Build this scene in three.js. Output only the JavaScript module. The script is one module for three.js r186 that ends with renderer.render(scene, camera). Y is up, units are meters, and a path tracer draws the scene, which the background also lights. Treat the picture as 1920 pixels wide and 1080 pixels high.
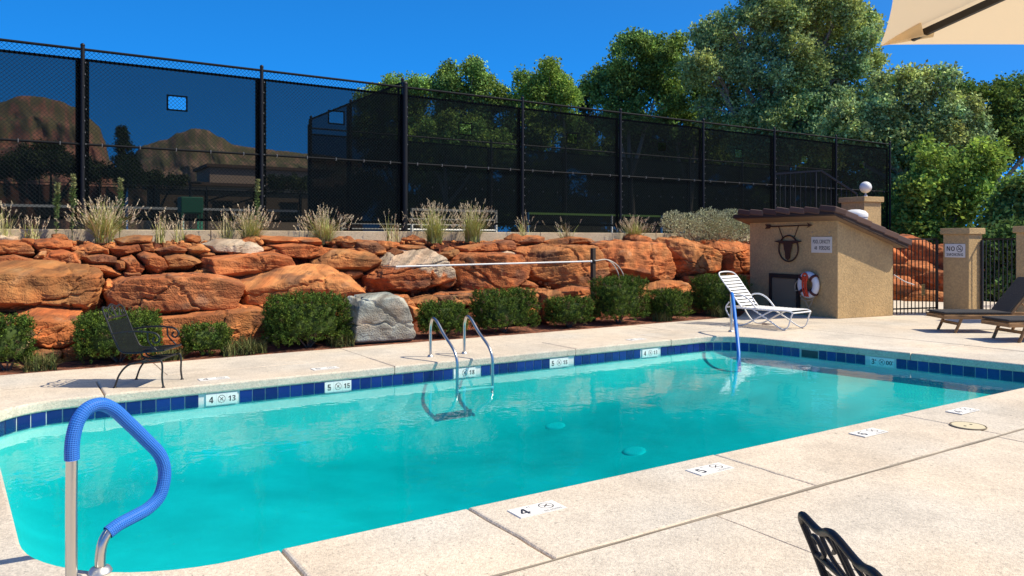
import * as THREE from 'three';
import { mergeGeometries, mergeVertices } from 'three/addons/utils/BufferGeometryUtils.js';
import { ImprovedNoise } from 'three/addons/math/ImprovedNoise.js';
import { RoundedBoxGeometry } from 'three/addons/geometries/RoundedBoxGeometry.js';

// ---------------------------------------------------------------- camera, sky, sun, exposure
const scene = new THREE.Scene();
const EYE = 1.65, F = 1450, HOR = 450, YAW = Math.atan2(2230, 1450);     // pool axis = +x, measured vanishing points
const FW = [Math.cos(YAW), -Math.sin(YAW)], RT = [Math.sin(YAW), Math.cos(YAW)];
const camera = new THREE.PerspectiveCamera(2 * Math.atan(540 / F) * 180 / Math.PI, 16 / 9, 0.05, 3000);
camera.position.set(0, EYE, 0);
camera.lookAt(FW[0], EYE, FW[1]);
camera.setViewOffset(1920, 1080, 0, 540 - HOR, 1920, 1080);
scene.add(camera);

const SUN_DIR = new THREE.Vector3(0.505, 0.777, 0.374).normalize();
const renderer = new THREE.WebGLRenderer({ antialias: true });
renderer.toneMapping = THREE.LinearToneMapping;
renderer.toneMappingExposure = 1.18;
renderer.shadowMap.enabled = true;

function makeSky() {
  const W = 512, H = 256, d = new Float32Array(W * H * 4), v = new THREE.Vector3();
  for (let j = 0; j < H; j++) for (let i = 0; i < W; i++) {
    const el = ((j + 0.5) / H - 0.5) * Math.PI, az = ((i + 0.5) / W - 0.5) * 2 * Math.PI;
    v.set(Math.cos(el) * Math.cos(az), Math.sin(el), Math.cos(el) * Math.sin(az));
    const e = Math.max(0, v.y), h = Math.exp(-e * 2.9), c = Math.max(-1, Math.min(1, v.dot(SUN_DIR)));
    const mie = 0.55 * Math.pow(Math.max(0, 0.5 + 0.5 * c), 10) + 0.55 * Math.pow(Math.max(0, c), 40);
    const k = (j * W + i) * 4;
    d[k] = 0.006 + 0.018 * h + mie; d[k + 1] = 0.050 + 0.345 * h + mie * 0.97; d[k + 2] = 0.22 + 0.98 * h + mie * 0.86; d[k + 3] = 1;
    if (v.y < 0) { d[k] = 0.22; d[k + 1] = 0.18; d[k + 2] = 0.13; }
  }
  const t = new THREE.DataTexture(d, W, H, THREE.RGBAFormat, THREE.FloatType);
  t.mapping = THREE.EquirectangularReflectionMapping; t.magFilter = THREE.LinearFilter; t.minFilter = THREE.LinearFilter; t.needsUpdate = true;
  return t;
}
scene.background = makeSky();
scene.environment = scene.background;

const sun = new THREE.DirectionalLight(new THREE.Color().setRGB(1.0, 0.90, 0.72), 5.0);
sun.position.copy(SUN_DIR).multiplyScalar(60); sun.target.position.set(8, 0, -8);
sun.position.add(sun.target.position);
sun.castShadow = true; sun.shadow.mapSize.set(4096, 4096); sun.shadow.radius = 1;
Object.assign(sun.shadow.camera, { left: -40, right: 40, top: 40, bottom: -40, near: 1, far: 160 });
scene.add(sun, sun.target);

// ---------------------------------------------------------------- helpers
let seedState = 1;
const seed = (s) => { seedState = (s * 2654435761) >>> 0 || 1; };
const rnd = (a = 0, b = 1) => { seedState = (seedState + 0x6D2B79F5) >>> 0; let t = seedState; t = Math.imul(t ^ (t >>> 15), t | 1); t ^= t + Math.imul(t ^ (t >>> 7), t | 61); return a + (b - a) * (((t ^ (t >>> 14)) >>> 0) / 4294967296); };
const N3 = new ImprovedNoise();
const noise = (x, y, z) => N3.noise(x + 100.3, y + 57.7, z + 31.1);
const fbm = (x, y, z, o = 4) => { let a = 0.5, s = 0; for (let i = 0; i < o; i++) { s += a * noise(x, y, z); x *= 2.03; y *= 2.03; z *= 2.03; a *= 0.5; } return s; };
const V = (x, y, z) => new THREE.Vector3(x, y, z);
const lin = (r, g, b) => new THREE.Color().setRGB(r, g, b);
const lerp = (a, b, t) => a + (b - a) * t, clamp = (x, a = 0, b = 1) => Math.min(b, Math.max(a, x));
const sstep = (a, b, x) => { const t = clamp((x - a) / (b - a)); return t * t * (3 - 2 * t); };

// a bearing and height read off the photograph, placed at a given distance, height or plane in the yard
const ray = (px, py) => { const u = (px - 960) / F; return V(FW[0] + RT[0] * u, (HOR - py) / F, FW[1] + RT[1] * u); };
const at = (px, py, depth) => ray(px, py).multiplyScalar(depth).add(V(0, EYE, 0));
const onY = (px, py, y = 0) => at(px, py, (EYE - y) * F / (py - HOR));
const onPlane = (px, py, p, n) => { const r = ray(px, py), o = V(0, EYE, 0); return r.multiplyScalar(p.clone().sub(o).dot(n) / r.dot(n)).add(o); };
const onZ = (px, py, z) => onPlane(px, py, V(0, 0, z), V(0, 0, 1));
const depthOf = (p) => p.x * FW[0] + p.z * FW[1];

const used = {};
function numbered(name) { const n = used[name] = (used[name] ?? -1) + 1; return n ? `${name}_${String(n).padStart(3, '0')}` : name; }
function tag(o, label, category, group) { o.userData.label = label; o.userData.category = category; if (group) o.userData.group = group; return o; }
function shade(o) { o.castShadow = o.receiveShadow = true; return o; }
function thing(name, label, category, pos = [0, 0, 0], turn = 0, group) {
  const o = new THREE.Group(); o.name = numbered(name); o.position.set(...pos); o.rotation.y = turn; scene.add(o); return tag(o, label, category, group);
}
function part(name, geo, m, parent, label) {
  const g = Array.isArray(geo) ? join(geo) : geo; const o = shade(new THREE.Mesh(g, m)); o.name = name; parent.add(o); if (label) o.userData.label = label; return o;
}
function structure(name, geo, m, label, category) {
  const o = geo ? shade(new THREE.Mesh(Array.isArray(geo) ? join(geo) : geo, m)) : new THREE.Group(); o.name = numbered(name); o.userData = { kind: 'structure', label, category }; scene.add(o); return o;
}
function single(name, geo, m, label, category, group) { const o = shade(new THREE.Mesh(Array.isArray(geo) ? join(geo) : geo, m)); o.name = numbered(name); scene.add(o); return tag(o, label, category, group); }
function join(list) {
  const keep = ['position', 'normal', 'uv'];
  const all = list.map((g) => { let h = g.index ? g.toNonIndexed() : g; for (const k of Object.keys(h.attributes)) if (!keep.includes(k)) h.deleteAttribute(k); if (!h.attributes.uv) h.setAttribute('uv', new THREE.BufferAttribute(new Float32Array(h.attributes.position.count * 2), 2)); return h; });
  return all.length === 1 ? all[0] : mergeGeometries(all);
}
const box = (w, h, d, x = 0, y = 0, z = 0) => { const g = new THREE.BoxGeometry(w, h, d); uvBox(g); return g.translate(x, y, z); };
const rbox = (w, h, d, x = 0, y = 0, z = 0, r = 0.01) => { const g = new RoundedBoxGeometry(w, h, d, 2, Math.min(r, w / 2.1, h / 2.1, d / 2.1)); uvBox(g); return g.translate(x, y, z); };
function uvBox(g) {   // texture coordinates in metres by the dominant axis
  const p = g.attributes.position, n = g.attributes.normal, uv = new Float32Array(p.count * 2);
  for (let i = 0; i < p.count; i++) {
    const ax = Math.abs(n.getX(i)), ay = Math.abs(n.getY(i)), az = Math.abs(n.getZ(i));
    if (ay >= ax && ay >= az) { uv[2 * i] = p.getX(i); uv[2 * i + 1] = p.getZ(i); } else if (ax >= az) { uv[2 * i] = p.getZ(i); uv[2 * i + 1] = p.getY(i); } else { uv[2 * i] = p.getX(i); uv[2 * i + 1] = p.getY(i); }
  }
  g.setAttribute('uv', new THREE.BufferAttribute(uv, 2)); return g;
}
const cyl = (r0, r1, h, x = 0, y = 0, z = 0, s = 16) => new THREE.CylinderGeometry(r1, r0, h, s).translate(x, y + h / 2, z);
const tube = (pts, r, seg = 24, rs = 10, closed = false, tension = 0.5) => new THREE.TubeGeometry(new THREE.CatmullRomCurve3(pts.map((p) => p.isVector3 ? p : V(...p)), closed, tension === 0.5 ? 'centripetal' : 'catmullrom', tension), seg, r, rs, closed);
function bar(a, b, r, s = 8) {   // round bar with flat ends
  a = a.isVector3 ? a : V(...a); b = b.isVector3 ? b : V(...b); const d = b.clone().sub(a), L = d.length();
  const g = new THREE.CylinderGeometry(r, r, L, s); g.translate(0, L / 2, 0); g.applyQuaternion(new THREE.Quaternion().setFromUnitVectors(V(0, 1, 0), d.normalize())); return g.translate(a.x, a.y, a.z);
}
function beam(a, b, w, h) {      // square bar, w across, h high
  a = a.isVector3 ? a : V(...a); b = b.isVector3 ? b : V(...b); const d = b.clone().sub(a), L = d.length(); d.normalize();
  const side = V(0, 1, 0).cross(d); if (side.lengthSq() < 1e-6) side.set(1, 0, 0); side.normalize(); const up = d.clone().cross(side);
  const g = box(w, h, L); g.applyMatrix4(new THREE.Matrix4().makeBasis(side, up, d)); const c = a.clone().add(b).multiplyScalar(0.5); return g.translate(c.x, c.y, c.z);
}
function taper(pts, radii, rs = 7) {   // tapered tube through points
  const n = pts.length, pos = [], uv = [], idx = []; let u = V(1, 0, 0.3);
  for (let i = 0; i < n; i++) {
    const t = (i ? pts[i].clone().sub(pts[i - 1]) : pts[1].clone().sub(pts[0])); if (i && i < n - 1) t.add(pts[i + 1].clone().sub(pts[i])); t.normalize();
    u.sub(t.clone().multiplyScalar(u.dot(t))).normalize(); const w = t.clone().cross(u);
    for (let k = 0; k <= rs; k++) { const a = k / rs * 2 * Math.PI, c = Math.cos(a) * radii[i], s = Math.sin(a) * radii[i]; pos.push(pts[i].x + u.x * c + w.x * s, pts[i].y + u.y * c + w.y * s, pts[i].z + u.z * c + w.z * s); uv.push(k / rs, i * 0.3); }
  }
  for (let i = 0; i < n - 1; i++) for (let k = 0; k < rs; k++) { const a = i * (rs + 1) + k, b = a + rs + 1; idx.push(a, a + 1, b, a + 1, b + 1, b); }
  const g = new THREE.BufferGeometry(); g.setAttribute('position', new THREE.Float32BufferAttribute(pos, 3)); g.setAttribute('uv', new THREE.Float32BufferAttribute(uv, 2)); g.setIndex(idx); g.computeVertexNormals(); return g;
}
// a flat outline in x,z made into a slab whose top is at y = top
function slab(pts, thick, top, bevel = 0.008, hole) {
  const s = new THREE.Shape(pts.map(([x, z]) => new THREE.Vector2(x, -z)));
  if (hole) s.holes.push(new THREE.Path(hole.map(([x, z]) => new THREE.Vector2(x, -z))));
  const g = bevel ? new THREE.ExtrudeGeometry(s, { depth: thick - 2 * bevel, bevelEnabled: true, bevelThickness: bevel, bevelSize: bevel, bevelOffset: -bevel, bevelSegments: 3, curveSegments: 8 }) : new THREE.ExtrudeGeometry(s, { depth: thick, bevelEnabled: false });
  g.rotateX(-Math.PI / 2); g.translate(0, top - thick + bevel, 0); return g;
}
// rounded corners for a convex outline; off > 0 grows it
function roundPoly(pts, radii, off = 0, seg = 14) {
  const n = pts.length; let area = 0; for (let i = 0; i < n; i++) { const [a, b] = pts[i], [c, d] = pts[(i + 1) % n]; area += a * d - c * b; }
  const sg = Math.sign(area), lines = pts.map((p, i) => { const q = pts[(i + 1) % n]; const dx = q[0] - p[0], dz = q[1] - p[1], L = Math.hypot(dx, dz); const nx = dz / L * sg, nz = -dx / L * sg; return { p: [p[0] + nx * off, p[1] + nz * off], d: [dx / L, dz / L] }; });
  const cor = lines.map((l, i) => { const m = lines[(i + n - 1) % n]; const den = m.d[0] * l.d[1] - m.d[1] * l.d[0]; const t = ((l.p[0] - m.p[0]) * l.d[1] - (l.p[1] - m.p[1]) * l.d[0]) / den; return [m.p[0] + m.d[0] * t, m.p[1] + m.d[1] * t]; });
  const out = [];
  cor.forEach((c, i) => {
    const a = lines[(i + n - 1) % n].d, b = lines[i].d, r = Math.max(0.01, radii[i] + off); const cosA = -(a[0] * b[0] + a[1] * b[1]), half = Math.acos(clamp(cosA, -1, 1)) / 2, t = r / Math.tan(half);
    const p0 = [c[0] - a[0] * t, c[1] - a[1] * t], p1 = [c[0] + b[0] * t, c[1] + b[1] * t]; let bx = b[0] - a[0], bz = b[1] - a[1]; const bl = Math.hypot(bx, bz), dist = r / Math.sin(half); const o = [c[0] + bx / bl * dist, c[1] + bz / bl * dist];
    let a0 = Math.atan2(p0[1] - o[1], p0[0] - o[0]), a1 = Math.atan2(p1[1] - o[1], p1[0] - o[0]); while (a1 - a0 > Math.PI) a1 -= 2 * Math.PI; while (a1 - a0 < -Math.PI) a1 += 2 * Math.PI;
    for (let k = 0; k <= seg; k++) { const q = lerp(a0, a1, k / seg); out.push([o[0] + Math.cos(q) * r, o[1] + Math.sin(q) * r]); }
  });
  return out;
}

// ---------------------------------------------------------------- textures
const hash2 = (x, y, s) => { let h = (Math.imul(x, 374761393) + Math.imul(y, 668265263) + Math.imul(s, 1442695041)) | 0; h = Math.imul(h ^ (h >>> 13), 1274126177); return ((h ^ (h >>> 16)) >>> 0) / 4294967296; };
function pnoise(x, y, per, s) { const xi = Math.floor(x), yi = Math.floor(y), fx = x - xi, fy = y - yi, m = (v) => ((v % per) + per) % per; const u = fx * fx * (3 - 2 * fx), w = fy * fy * (3 - 2 * fy); const a = hash2(m(xi), m(yi), s), b = hash2(m(xi + 1), m(yi), s), c = hash2(m(xi), m(yi + 1), s), d = hash2(m(xi + 1), m(yi + 1), s); return a + (b - a) * u + (c - a) * w + (a - b - c + d) * u * w; }
const pfbm = (x, y, per, s, o) => { let a = 0.5, v = 0, t = 0; for (let i = 0; i < o; i++) { v += a * pnoise(x * per, y * per, per, s + i); t += a; a *= 0.5; per *= 2; } return v / t; };
function texture(size, fn, metres, srgb = true) {   // fn(u, v) -> [r, g, b] in 0..1
  const d = new Uint8Array(size * size * 4);
  for (let j = 0; j < size; j++) for (let i = 0; i < size; i++) { const c = fn(i / size, j / size, i, j), k = (j * size + i) * 4; d[k] = clamp(c[0]) * 255; d[k + 1] = clamp(c[1]) * 255; d[k + 2] = clamp(c[2]) * 255; d[k + 3] = 255; }
  const t = new THREE.DataTexture(d, size, size); t.wrapS = t.wrapT = THREE.RepeatWrapping; t.magFilter = THREE.LinearFilter; t.minFilter = THREE.LinearMipmapLinearFilter; t.generateMipmaps = true; t.repeat.set(1 / metres, 1 / metres); if (srgb) t.colorSpace = THREE.SRGBColorSpace; t.needsUpdate = true; return t;
}
function print(w, h, draw) {    // a printed face
  const c = document.createElement('canvas'); c.width = w; c.height = h; const g = c.getContext('2d'); draw(g, w, h); const t = new THREE.CanvasTexture(c); t.colorSpace = THREE.SRGBColorSpace; t.magFilter = THREE.LinearFilter; return t;
}
const std = (o) => new THREE.MeshStandardMaterial(o), phys = (o) => new THREE.MeshPhysicalMaterial(o);
const plain = (r, g, b, roughness = 0.7, o = {}) => std({ color: lin(r, g, b), roughness, ...o });

const concreteMap = texture(2048, (u, v, i, j) => {
  const big = pfbm(u, v, 5, 3, 3) - 0.5, mid = pfbm(u, v, 60, 11, 2) - 0.5, grain = hash2(i, j, 5) - 0.5, grit = pnoise(u * 700, v * 700, 700, 21), pit = pnoise(u * 520, v * 520, 520, 33);
  let s = 1 + big * 0.12 + mid * 0.08 + grain * 0.10 + (grit - 0.5) * 0.15; if (pit > 0.88) s -= (pit - 0.88) * 2.4; const warm = (pnoise(u * 12, v * 12, 12, 41) - 0.5) * 0.03;
  const stain = sstep(0.60, 0.74, pfbm(u, v, 9, 77, 3)) * 0.05; s -= stain;
  return [s * (0.800 + warm), s * 0.752, s * (0.682 - warm)];
}, 8);
const gritBump = texture(768, (u, v, i, j) => { const a = pnoise(u * 300, v * 300, 300, 2) * 0.5 + hash2(i, j, 9) * 0.2 + pfbm(u, v, 40, 8, 3) * 0.5; return [a, a, a]; }, 1.5, false);
const stuccoMap = texture(512, (u, v, i, j) => { const s = 1 + (pfbm(u, v, 4, 5, 5) - 0.5) * 0.16 + (pfbm(u, v, 70, 9, 3) - 0.5) * 0.22 + (hash2(i, j, 3) - 0.5) * 0.05; return [s * 0.735, s * 0.618, s * 0.438]; }, 2);
const stuccoBump = texture(512, (u, v) => { const a = pfbm(u, v, 64, 15, 4); return [a, a, a]; }, 1.2, false);
const rockBump = texture(768, (u, v, i, j) => { const r = 1 - Math.abs(pfbm(u, v, 8, 14, 6) * 2 - 1), l = pfbm(u * 0.25 + v * 0, v, 24, 4, 4), a = r * 0.45 + l * 0.35 + pfbm(u, v, 90, 6, 3) * 0.35 + hash2(i, j, 2) * 0.05; return [a, a, a]; }, 1.3, false);
const rockMap = texture(768, (u, v, i, j) => { const a = 0.86 + (pfbm(u, v, 10, 61, 6) - 0.5) * 0.5 + (pnoise(u * 3, v * 60, 60, 8) - 0.5) * 0.10 + (hash2(i, j, 4) - 0.5) * 0.08, w = (pfbm(u, v, 6, 91, 4) - 0.5) * 0.16; return [a, a * (0.98 + w), a * (0.97 + 1.6 * w)]; }, 1.6);
const soilMap = texture(512, (u, v, i, j) => { const a = 0.6 + (pfbm(u, v, 30, 7, 5) - 0.5) * 0.8 + (hash2(i, j, 6) - 0.5) * 0.22; return [a * 0.80, a * 0.50, a * 0.36]; }, 2);
const plasterMap = texture(512, (u, v) => { const a = 1 + (pfbm(u, v, 6, 5, 5) - 0.5) * 0.18; return [a * 0.60, a * 0.86, a * 0.85]; }, 3);
const waterBump = texture(512, (u, v) => { const w = pfbm(u, v, 4, 19, 2) * 0.75 + pfbm(u, v, 17, 3, 2) * 0.20 + pfbm(u, v, 52, 7, 2) * 0.085; return [w, w, w]; }, 3.2, false);
const woodMap = texture(512, (u, v) => { const a = 0.9 + (pnoise(u * 6, v * 90, 90, 4) - 0.5) * 0.5 + (pfbm(u, v, 20, 9, 3) - 0.5) * 0.2; return [a * 0.72, a * 0.56, a * 0.38]; }, 1);
const fabricBump = texture(256, (u, v) => { const a = 0.5 + 0.25 * Math.sin(u * Math.PI * 2 * 64) + 0.25 * Math.sin(v * Math.PI * 2 * 64); return [a, a, a]; }, 0.2, false);

const M = {
  concrete: std({ color: 0xffffff, map: concreteMap, bumpMap: gritBump, bumpScale: 0.004, roughness: 0.92 }),
  curb: std({ color: lin(0.92, 0.84, 0.70), map: concreteMap, bumpMap: gritBump, bumpScale: 0.004, roughness: 0.95 }),
  soil: std({ color: 0xffffff, map: soilMap, bumpMap: gritBump, bumpScale: 0.02, roughness: 1 }),
  stucco: std({ color: 0xffffff, map: stuccoMap, bumpMap: stuccoBump, bumpScale: 0.007, roughness: 0.95 }),
  rock: std({ color: 0xffffff, vertexColors: true, map: rockMap, bumpMap: rockBump, bumpScale: 0.04, roughness: 0.95 }),
  plaster: std({ color: 0xffffff, map: plasterMap, roughness: 0.8 }),
  steel: std({ color: lin(0.62, 0.60, 0.56), metalness: 1, roughness: 0.28 }),
  steelDull: std({ color: lin(0.60, 0.59, 0.56), metalness: 0.9, roughness: 0.42 }),
  iron: plain(0.012, 0.012, 0.013, 0.5),
  ironBrown: plain(0.03, 0.018, 0.014, 0.6),
  blackPaint: phys({ color: lin(0.009, 0.010, 0.012), roughness: 0.5, specularIntensity: 0.6 }),
  link: phys({ color: lin(0.010, 0.012, 0.014), roughness: 0.7, specularIntensity: 0.25 }),
  white: plain(0.80, 0.80, 0.79, 0.5),
  blueVinyl: plain(0.016, 0.17, 0.58, 0.42),
  wood: std({ color: lin(0.75, 0.70, 0.62), map: woodMap, roughness: 0.7 }),
};
// ---------------------------------------------------------------- the setting: ground, deck, pool, water
const POOL = [[0.10, -4.14], [11.45, -4.15], [10.5, -9.3], [-0.2, -9.3]], PR = [0.95, 0.5, 0.75, 0.70];
const poolEdge = roundPoly(POOL, PR, 0), poolWall = roundPoly(POOL, PR, 0.03), poolHole = roundPoly(POOL, PR, 0.10);
const WATER = -0.188, FLOOR = -1.02, COPING = 0.11;
const floorAt = (x) => x < 5 ? lerp(-0.80, FLOOR, sstep(1.2, 4.2, x)) : lerp(FLOOR, -0.47, sstep(5.2, 10.0, x));

structure('ground', slab([[-500, 500], [500, 500], [500, -14.6], [-500, -14.6]], 0.02, -0.115, 0, poolHole), M.soil, 'reddish bare ground around the pool yard', 'ground');
const bedShape = [[-14, -11.28], [13.2, -11.28], [14.6, -12.3], [14.6, -13.4], [-14, -13.4]];
structure('planting_bed', slab(bedShape, 0.10, -0.012, 0), M.soil, 'strip of reddish soil below the boulders with clipped bushes', 'soil');

// deck: separate concrete slabs with open joints
seed(5);
const deck = structure('pool_deck', null, null, 'pale sand coloured concrete deck around the pool', 'deck');
function ragged(pts, amp = 0.004) {   // joint edges that are not ruler straight
  const out = [];
  pts.forEach((p, i) => { const q = pts[(i + 1) % pts.length], L = Math.hypot(q[0] - p[0], q[1] - p[1]); out.push(p); if (L > 0.5) { const n = Math.floor(L / 0.22); for (let k = 1; k < n; k++) { const nx = (q[1] - p[1]) / L, nz = -(q[0] - p[0]) / L, d = rnd(-amp, amp); out.push([lerp(p[0], q[0], k / n) + nx * d, lerp(p[1], q[1], k / n) + nz * d]); } } });
  return out;
}
const inset = (pts, d) => { let cx = 0, cz = 0; pts.forEach((p) => { cx += p[0] / pts.length; cz += p[1] / pts.length; }); return pts.map(([x, z]) => [x + Math.sign(cx - x) * d, z + Math.sign(cz - z) * d]); };
const rect = (x0, x1, z0, z1, g = 0.0045) => ragged([[x0 + g, z1 - g], [x1 - g, z1 - g], [x1 - g, z0 + g], [x0 + g, z0 + g]]);
const deckSlab = (pts, nose) => { const dy = rnd(-0.0025, 0.0025), g = slab(pts, COPING, dy, nose ? 0.022 : 0.006); part(nose ? 'coping_slab' : 'deck_slab', g, M.concrete, deck); };
const arc = (c) => poolEdge.slice(c * 15, c * 15 + 15);
const NZ = -3.22, FZ = -10.22;
// near side: rounded coping slabs, then the wide deck
const near = [1.22, 2.37, 4.55, 7.08, 9.7];
for (let i = 0; i < near.length - 1; i++) { const [a, b] = [near[i], near[i + 1]]; const zs = [0.0, 0.12, 0.25, 0.38, 0.5, 0.62, 0.75, 0.88, 1], e = (x, g) => zs.map((t) => { const z = lerp(NZ - 0.014, -4.15, t); return [x + g + (i || x > a ? 0.035 * fbm(x * 7, z * 4, 2, 3) * Math.sin(t * Math.PI) : 0), z]; }); deckSlab([...e(b, -0.0035), ...e(a, 0.0035).reverse()], true); }
deckSlab([[-0.95, NZ - 0.014], [1.215, NZ - 0.014], [1.215, -4.146], ...arc(0).slice().reverse(), [-0.043, -6.6], [-0.95, -6.6]], true);
{ // near right corner and the end of the pool
  const a = arc(1), e = (z) => lerp(11.45, 10.5, (z + 4.15) / (-9.3 + 4.15));
  deckSlab([[9.705, -4.15], [9.705, NZ - 0.014], [12.6, NZ - 0.014], [12.6, -6.3], [e(-6.3), -6.3], ...a.slice().reverse()], true);
  const b = arc(2);
  deckSlab([[e(-6.31), -6.31], [12.6, -6.31], [12.3, -10.2], [9.2, -10.2], [9.2, -9.3], ...b.slice().reverse()], true);
  const c = arc(3);
  deckSlab([[-0.95, -6.61], [-0.044, -6.61], ...c.slice().reverse(), [0.85, -9.3], [0.85, -10.215], [-0.95, -10.215]], true);
}
const farX = [0.855, 4.22, 7.2, 9.19];
for (let i = 0; i < 3; i++) deckSlab([[farX[i] + 0.005, -9.3], [farX[i + 1] - 0.005, -9.3], [farX[i + 1] - 0.005, -10.215], [farX[i] + 0.005, -10.215]], true);
for (const [a, b] of [[-12, -6], [-6, -2.2], [-2.2, 1.62], [1.62, 4.22], [4.22, 7.2], [7.2, 10.1], [10.1, 12.6]]) deckSlab(rect(a, b, -11.3, -10.22), false);
for (const [a, b] of [[-9, -4], [-4, -0.95], [-0.95, 0.9], [0.9, 3.55], [3.55, 6.95], [6.95, 10.4], [10.4, 14]]) { deckSlab(rect(a, b, NZ, -0.4), false); deckSlab(rect(a, b, -0.4, 3.6), false); }
for (const [a, b] of [[-12, -6], [-6, -3], [-3, -0.95]]) { deckSlab(rect(a, b, -6.6, NZ), false); deckSlab(rect(a, b, -10.22, -6.6), false); }
deckSlab(rect(12.6, 16, -6.3, NZ), false); deckSlab(rect(16, 20, -6.3, NZ), false); deckSlab(rect(14, 20, NZ, 3.6), false);
deckSlab(ragged([[12.605, -6.31], [16.4, -6.31], [16.4, -9.9], [12.32, -9.9]]), false); deckSlab(rect(16.4, 20, -9.9, -6.3), false);
deckSlab(ragged([[12.61, -9.91], [16.4, -9.91], [16.4, -13.2], [14.62, -13.2], [14.62, -12.3], [13.2, -11.3], [12.61, -11.3]]), false); deckSlab(rect(16.4, 22, -13.2, -9.9), false);
{ // dirty sealant in the long joint beside the coping
  const pts = [], back = []; for (let x = -0.9; x <= 12.5; x += 0.06) { const w = clamp(0.005 + 0.016 * fbm(x * 3, 1, 1, 3), 0.003, 0.014), o = 0.014 * fbm(x * 1.7, 7, 2, 3); pts.push([x, NZ - 0.003 + w + o]); back.unshift([x, NZ - 0.006 - w + o]); }
  part('joint_sealant', slab([...pts, ...back], 0.02, 0.0035, 0), plain(0.28, 0.235, 0.18, 0.95), deck);
}
// pool shell
const shell = structure('pool_shell', null, null, 'pale plastered swimming pool with a row of blue tiles', 'pool');
function wallBand(outline, y0, y1) {
  const pos = [], uv = [], idx = []; let s = 0;
  outline.concat([outline[0]]).forEach((p, i, a) => { if (i) s += Math.hypot(p[0] - a[i - 1][0], p[1] - a[i - 1][1]); pos.push(p[0], y0, p[1], p[0], y1, p[1]); uv.push(s, y0, s, y1); if (i) { const k = i * 2; idx.push(k - 2, k - 1, k, k - 1, k + 1, k); } });
  const g = new THREE.BufferGeometry(); g.setAttribute('position', new THREE.Float32BufferAttribute(pos, 3)); g.setAttribute('uv', new THREE.Float32BufferAttribute(uv, 2)); g.setIndex(idx); return g.toNonIndexed();
}
{ // plaster bowl: walls curve into a sloping floor
  const fineEdge = (r) => r.flatMap((p, i) => { const q = r[(i + 1) % r.length], L = Math.hypot(q[0] - p[0], q[1] - p[1]), m = i % 15 === 14 ? 26 : 1; return Array.from({ length: m }, (_, k) => [lerp(p[0], q[0], k / m), lerp(p[1], q[1], k / m)]); });
  const rings = [], base = fineEdge(roundPoly(POOL, PR, 0.03)), n = base.length; for (let k = 0; k <= 12; k++) { const q = k / 12 * Math.PI / 2, r = fineEdge(roundPoly(POOL, PR, 0.03 - 0.66 * (1 - Math.cos(q)))); rings.push(r.map(([x, z]) => [x, -0.24 + (floorAt(x) + 0.24) * Math.sin(q), z])); }
  const last = rings[12]; for (let k = 1; k <= 10; k++) rings.push(last.map(([x, , z]) => { const X = lerp(x, clamp(x, 2.4, 8.6), k / 10), Z = lerp(z, -6.72, k / 10); return [X, floorAt(X), Z]; })); rings.unshift(base.map(([x, z]) => [x, -COPING, z]));
  const pos = [], uv = [], idx = []; rings.forEach((r, k) => r.concat([r[0]]).forEach(([x, y, z], i) => { pos.push(x, y, z); uv.push(x + y * 0.3, z + y); if (k && i) { const p = (k - 1) * (n + 1) + i - 1, q = p + n + 1; idx.push(p, p + 1, q, p + 1, q + 1, q); } }));
  const g = new THREE.BufferGeometry(); g.setAttribute('position', new THREE.Float32BufferAttribute(pos, 3)); g.setAttribute('uv', new THREE.Float32BufferAttribute(uv, 2)); g.setIndex(idx); g.computeVertexNormals(); part('pool_bowl', g, std({ map: plasterMap, roughness: 0.8, side: THREE.DoubleSide }), shell);
}
// tiles, one by one, along the outline
const tileMats = [0, 1, 2, 3].map((k) => phys({ color: lin([0.003, 0.004, 0.003, 0.005][k], [0.014, 0.020, 0.011, 0.024][k], [0.135, 0.17, 0.115, 0.185][k]), roughness: 0.22, clearcoat: 0.6, clearcoatRoughness: 0.1 }));
const tileGeo = rbox(0.1395, 0.138, 0.012, 0, 0, 0, 0.003);
const groutMat = plain(0.62, 0.64, 0.62, 0.9);
{ const g = wallBand(roundPoly(POOL, PR, 0.026), -0.265, -COPING - 0.001); g.computeVertexNormals(); part('grout', g, groutMat, shell); }
const walk = (() => {   // arc length along the tiled line
  const o = roundPoly(POOL, PR, 0.022), seg = []; let s = 0; o.concat([o[0]]).forEach((p, i, a) => { if (i) { const q = a[i - 1], L = Math.hypot(p[0] - q[0], p[1] - q[1]); if (L > 1e-6) { seg.push({ s, L, q, p }); s += L; } } });
  return { total: s, at(t) { t = ((t % s) + s) % s; const g = seg.find((e) => t <= e.s + e.L + 1e-9) ?? seg[seg.length - 1], k = (t - g.s) / g.L; return { x: lerp(g.q[0], g.p[0], k), z: lerp(g.q[1], g.p[1], k), dx: (g.p[0] - g.q[0]) / g.L, dz: (g.p[1] - g.q[1]) / g.L }; }, nearest(x, z) { let b = 1e9, bt = 0; for (let t = 0; t < s; t += 0.02) { const e = this.at(t), d = Math.hypot(e.x - x, e.z - z); if (d < b) { b = d; bt = t; } } return bt; } };
})();
function noDiving(g, x, y, r) { g.lineWidth = r * 0.14; g.strokeStyle = '#38322e'; g.beginPath(); g.arc(x, y, r, 0, 7); g.stroke(); g.beginPath(); g.moveTo(x - r * 0.7, y - r * 0.7); g.lineTo(x + r * 0.7, y + r * 0.7); g.stroke(); g.lineWidth = r * 0.18; g.beginPath(); g.moveTo(x - r * 0.5, y + r * 0.35); g.lineTo(x + r * 0.02, y - r * 0.1); g.lineTo(x + r * 0.45, y - r * 0.45); g.stroke(); g.beginPath(); g.moveTo(x + r * 0.05, y - r * 0.1); g.lineTo(x + r * 0.35, y + r * 0.3); g.stroke(); }
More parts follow.
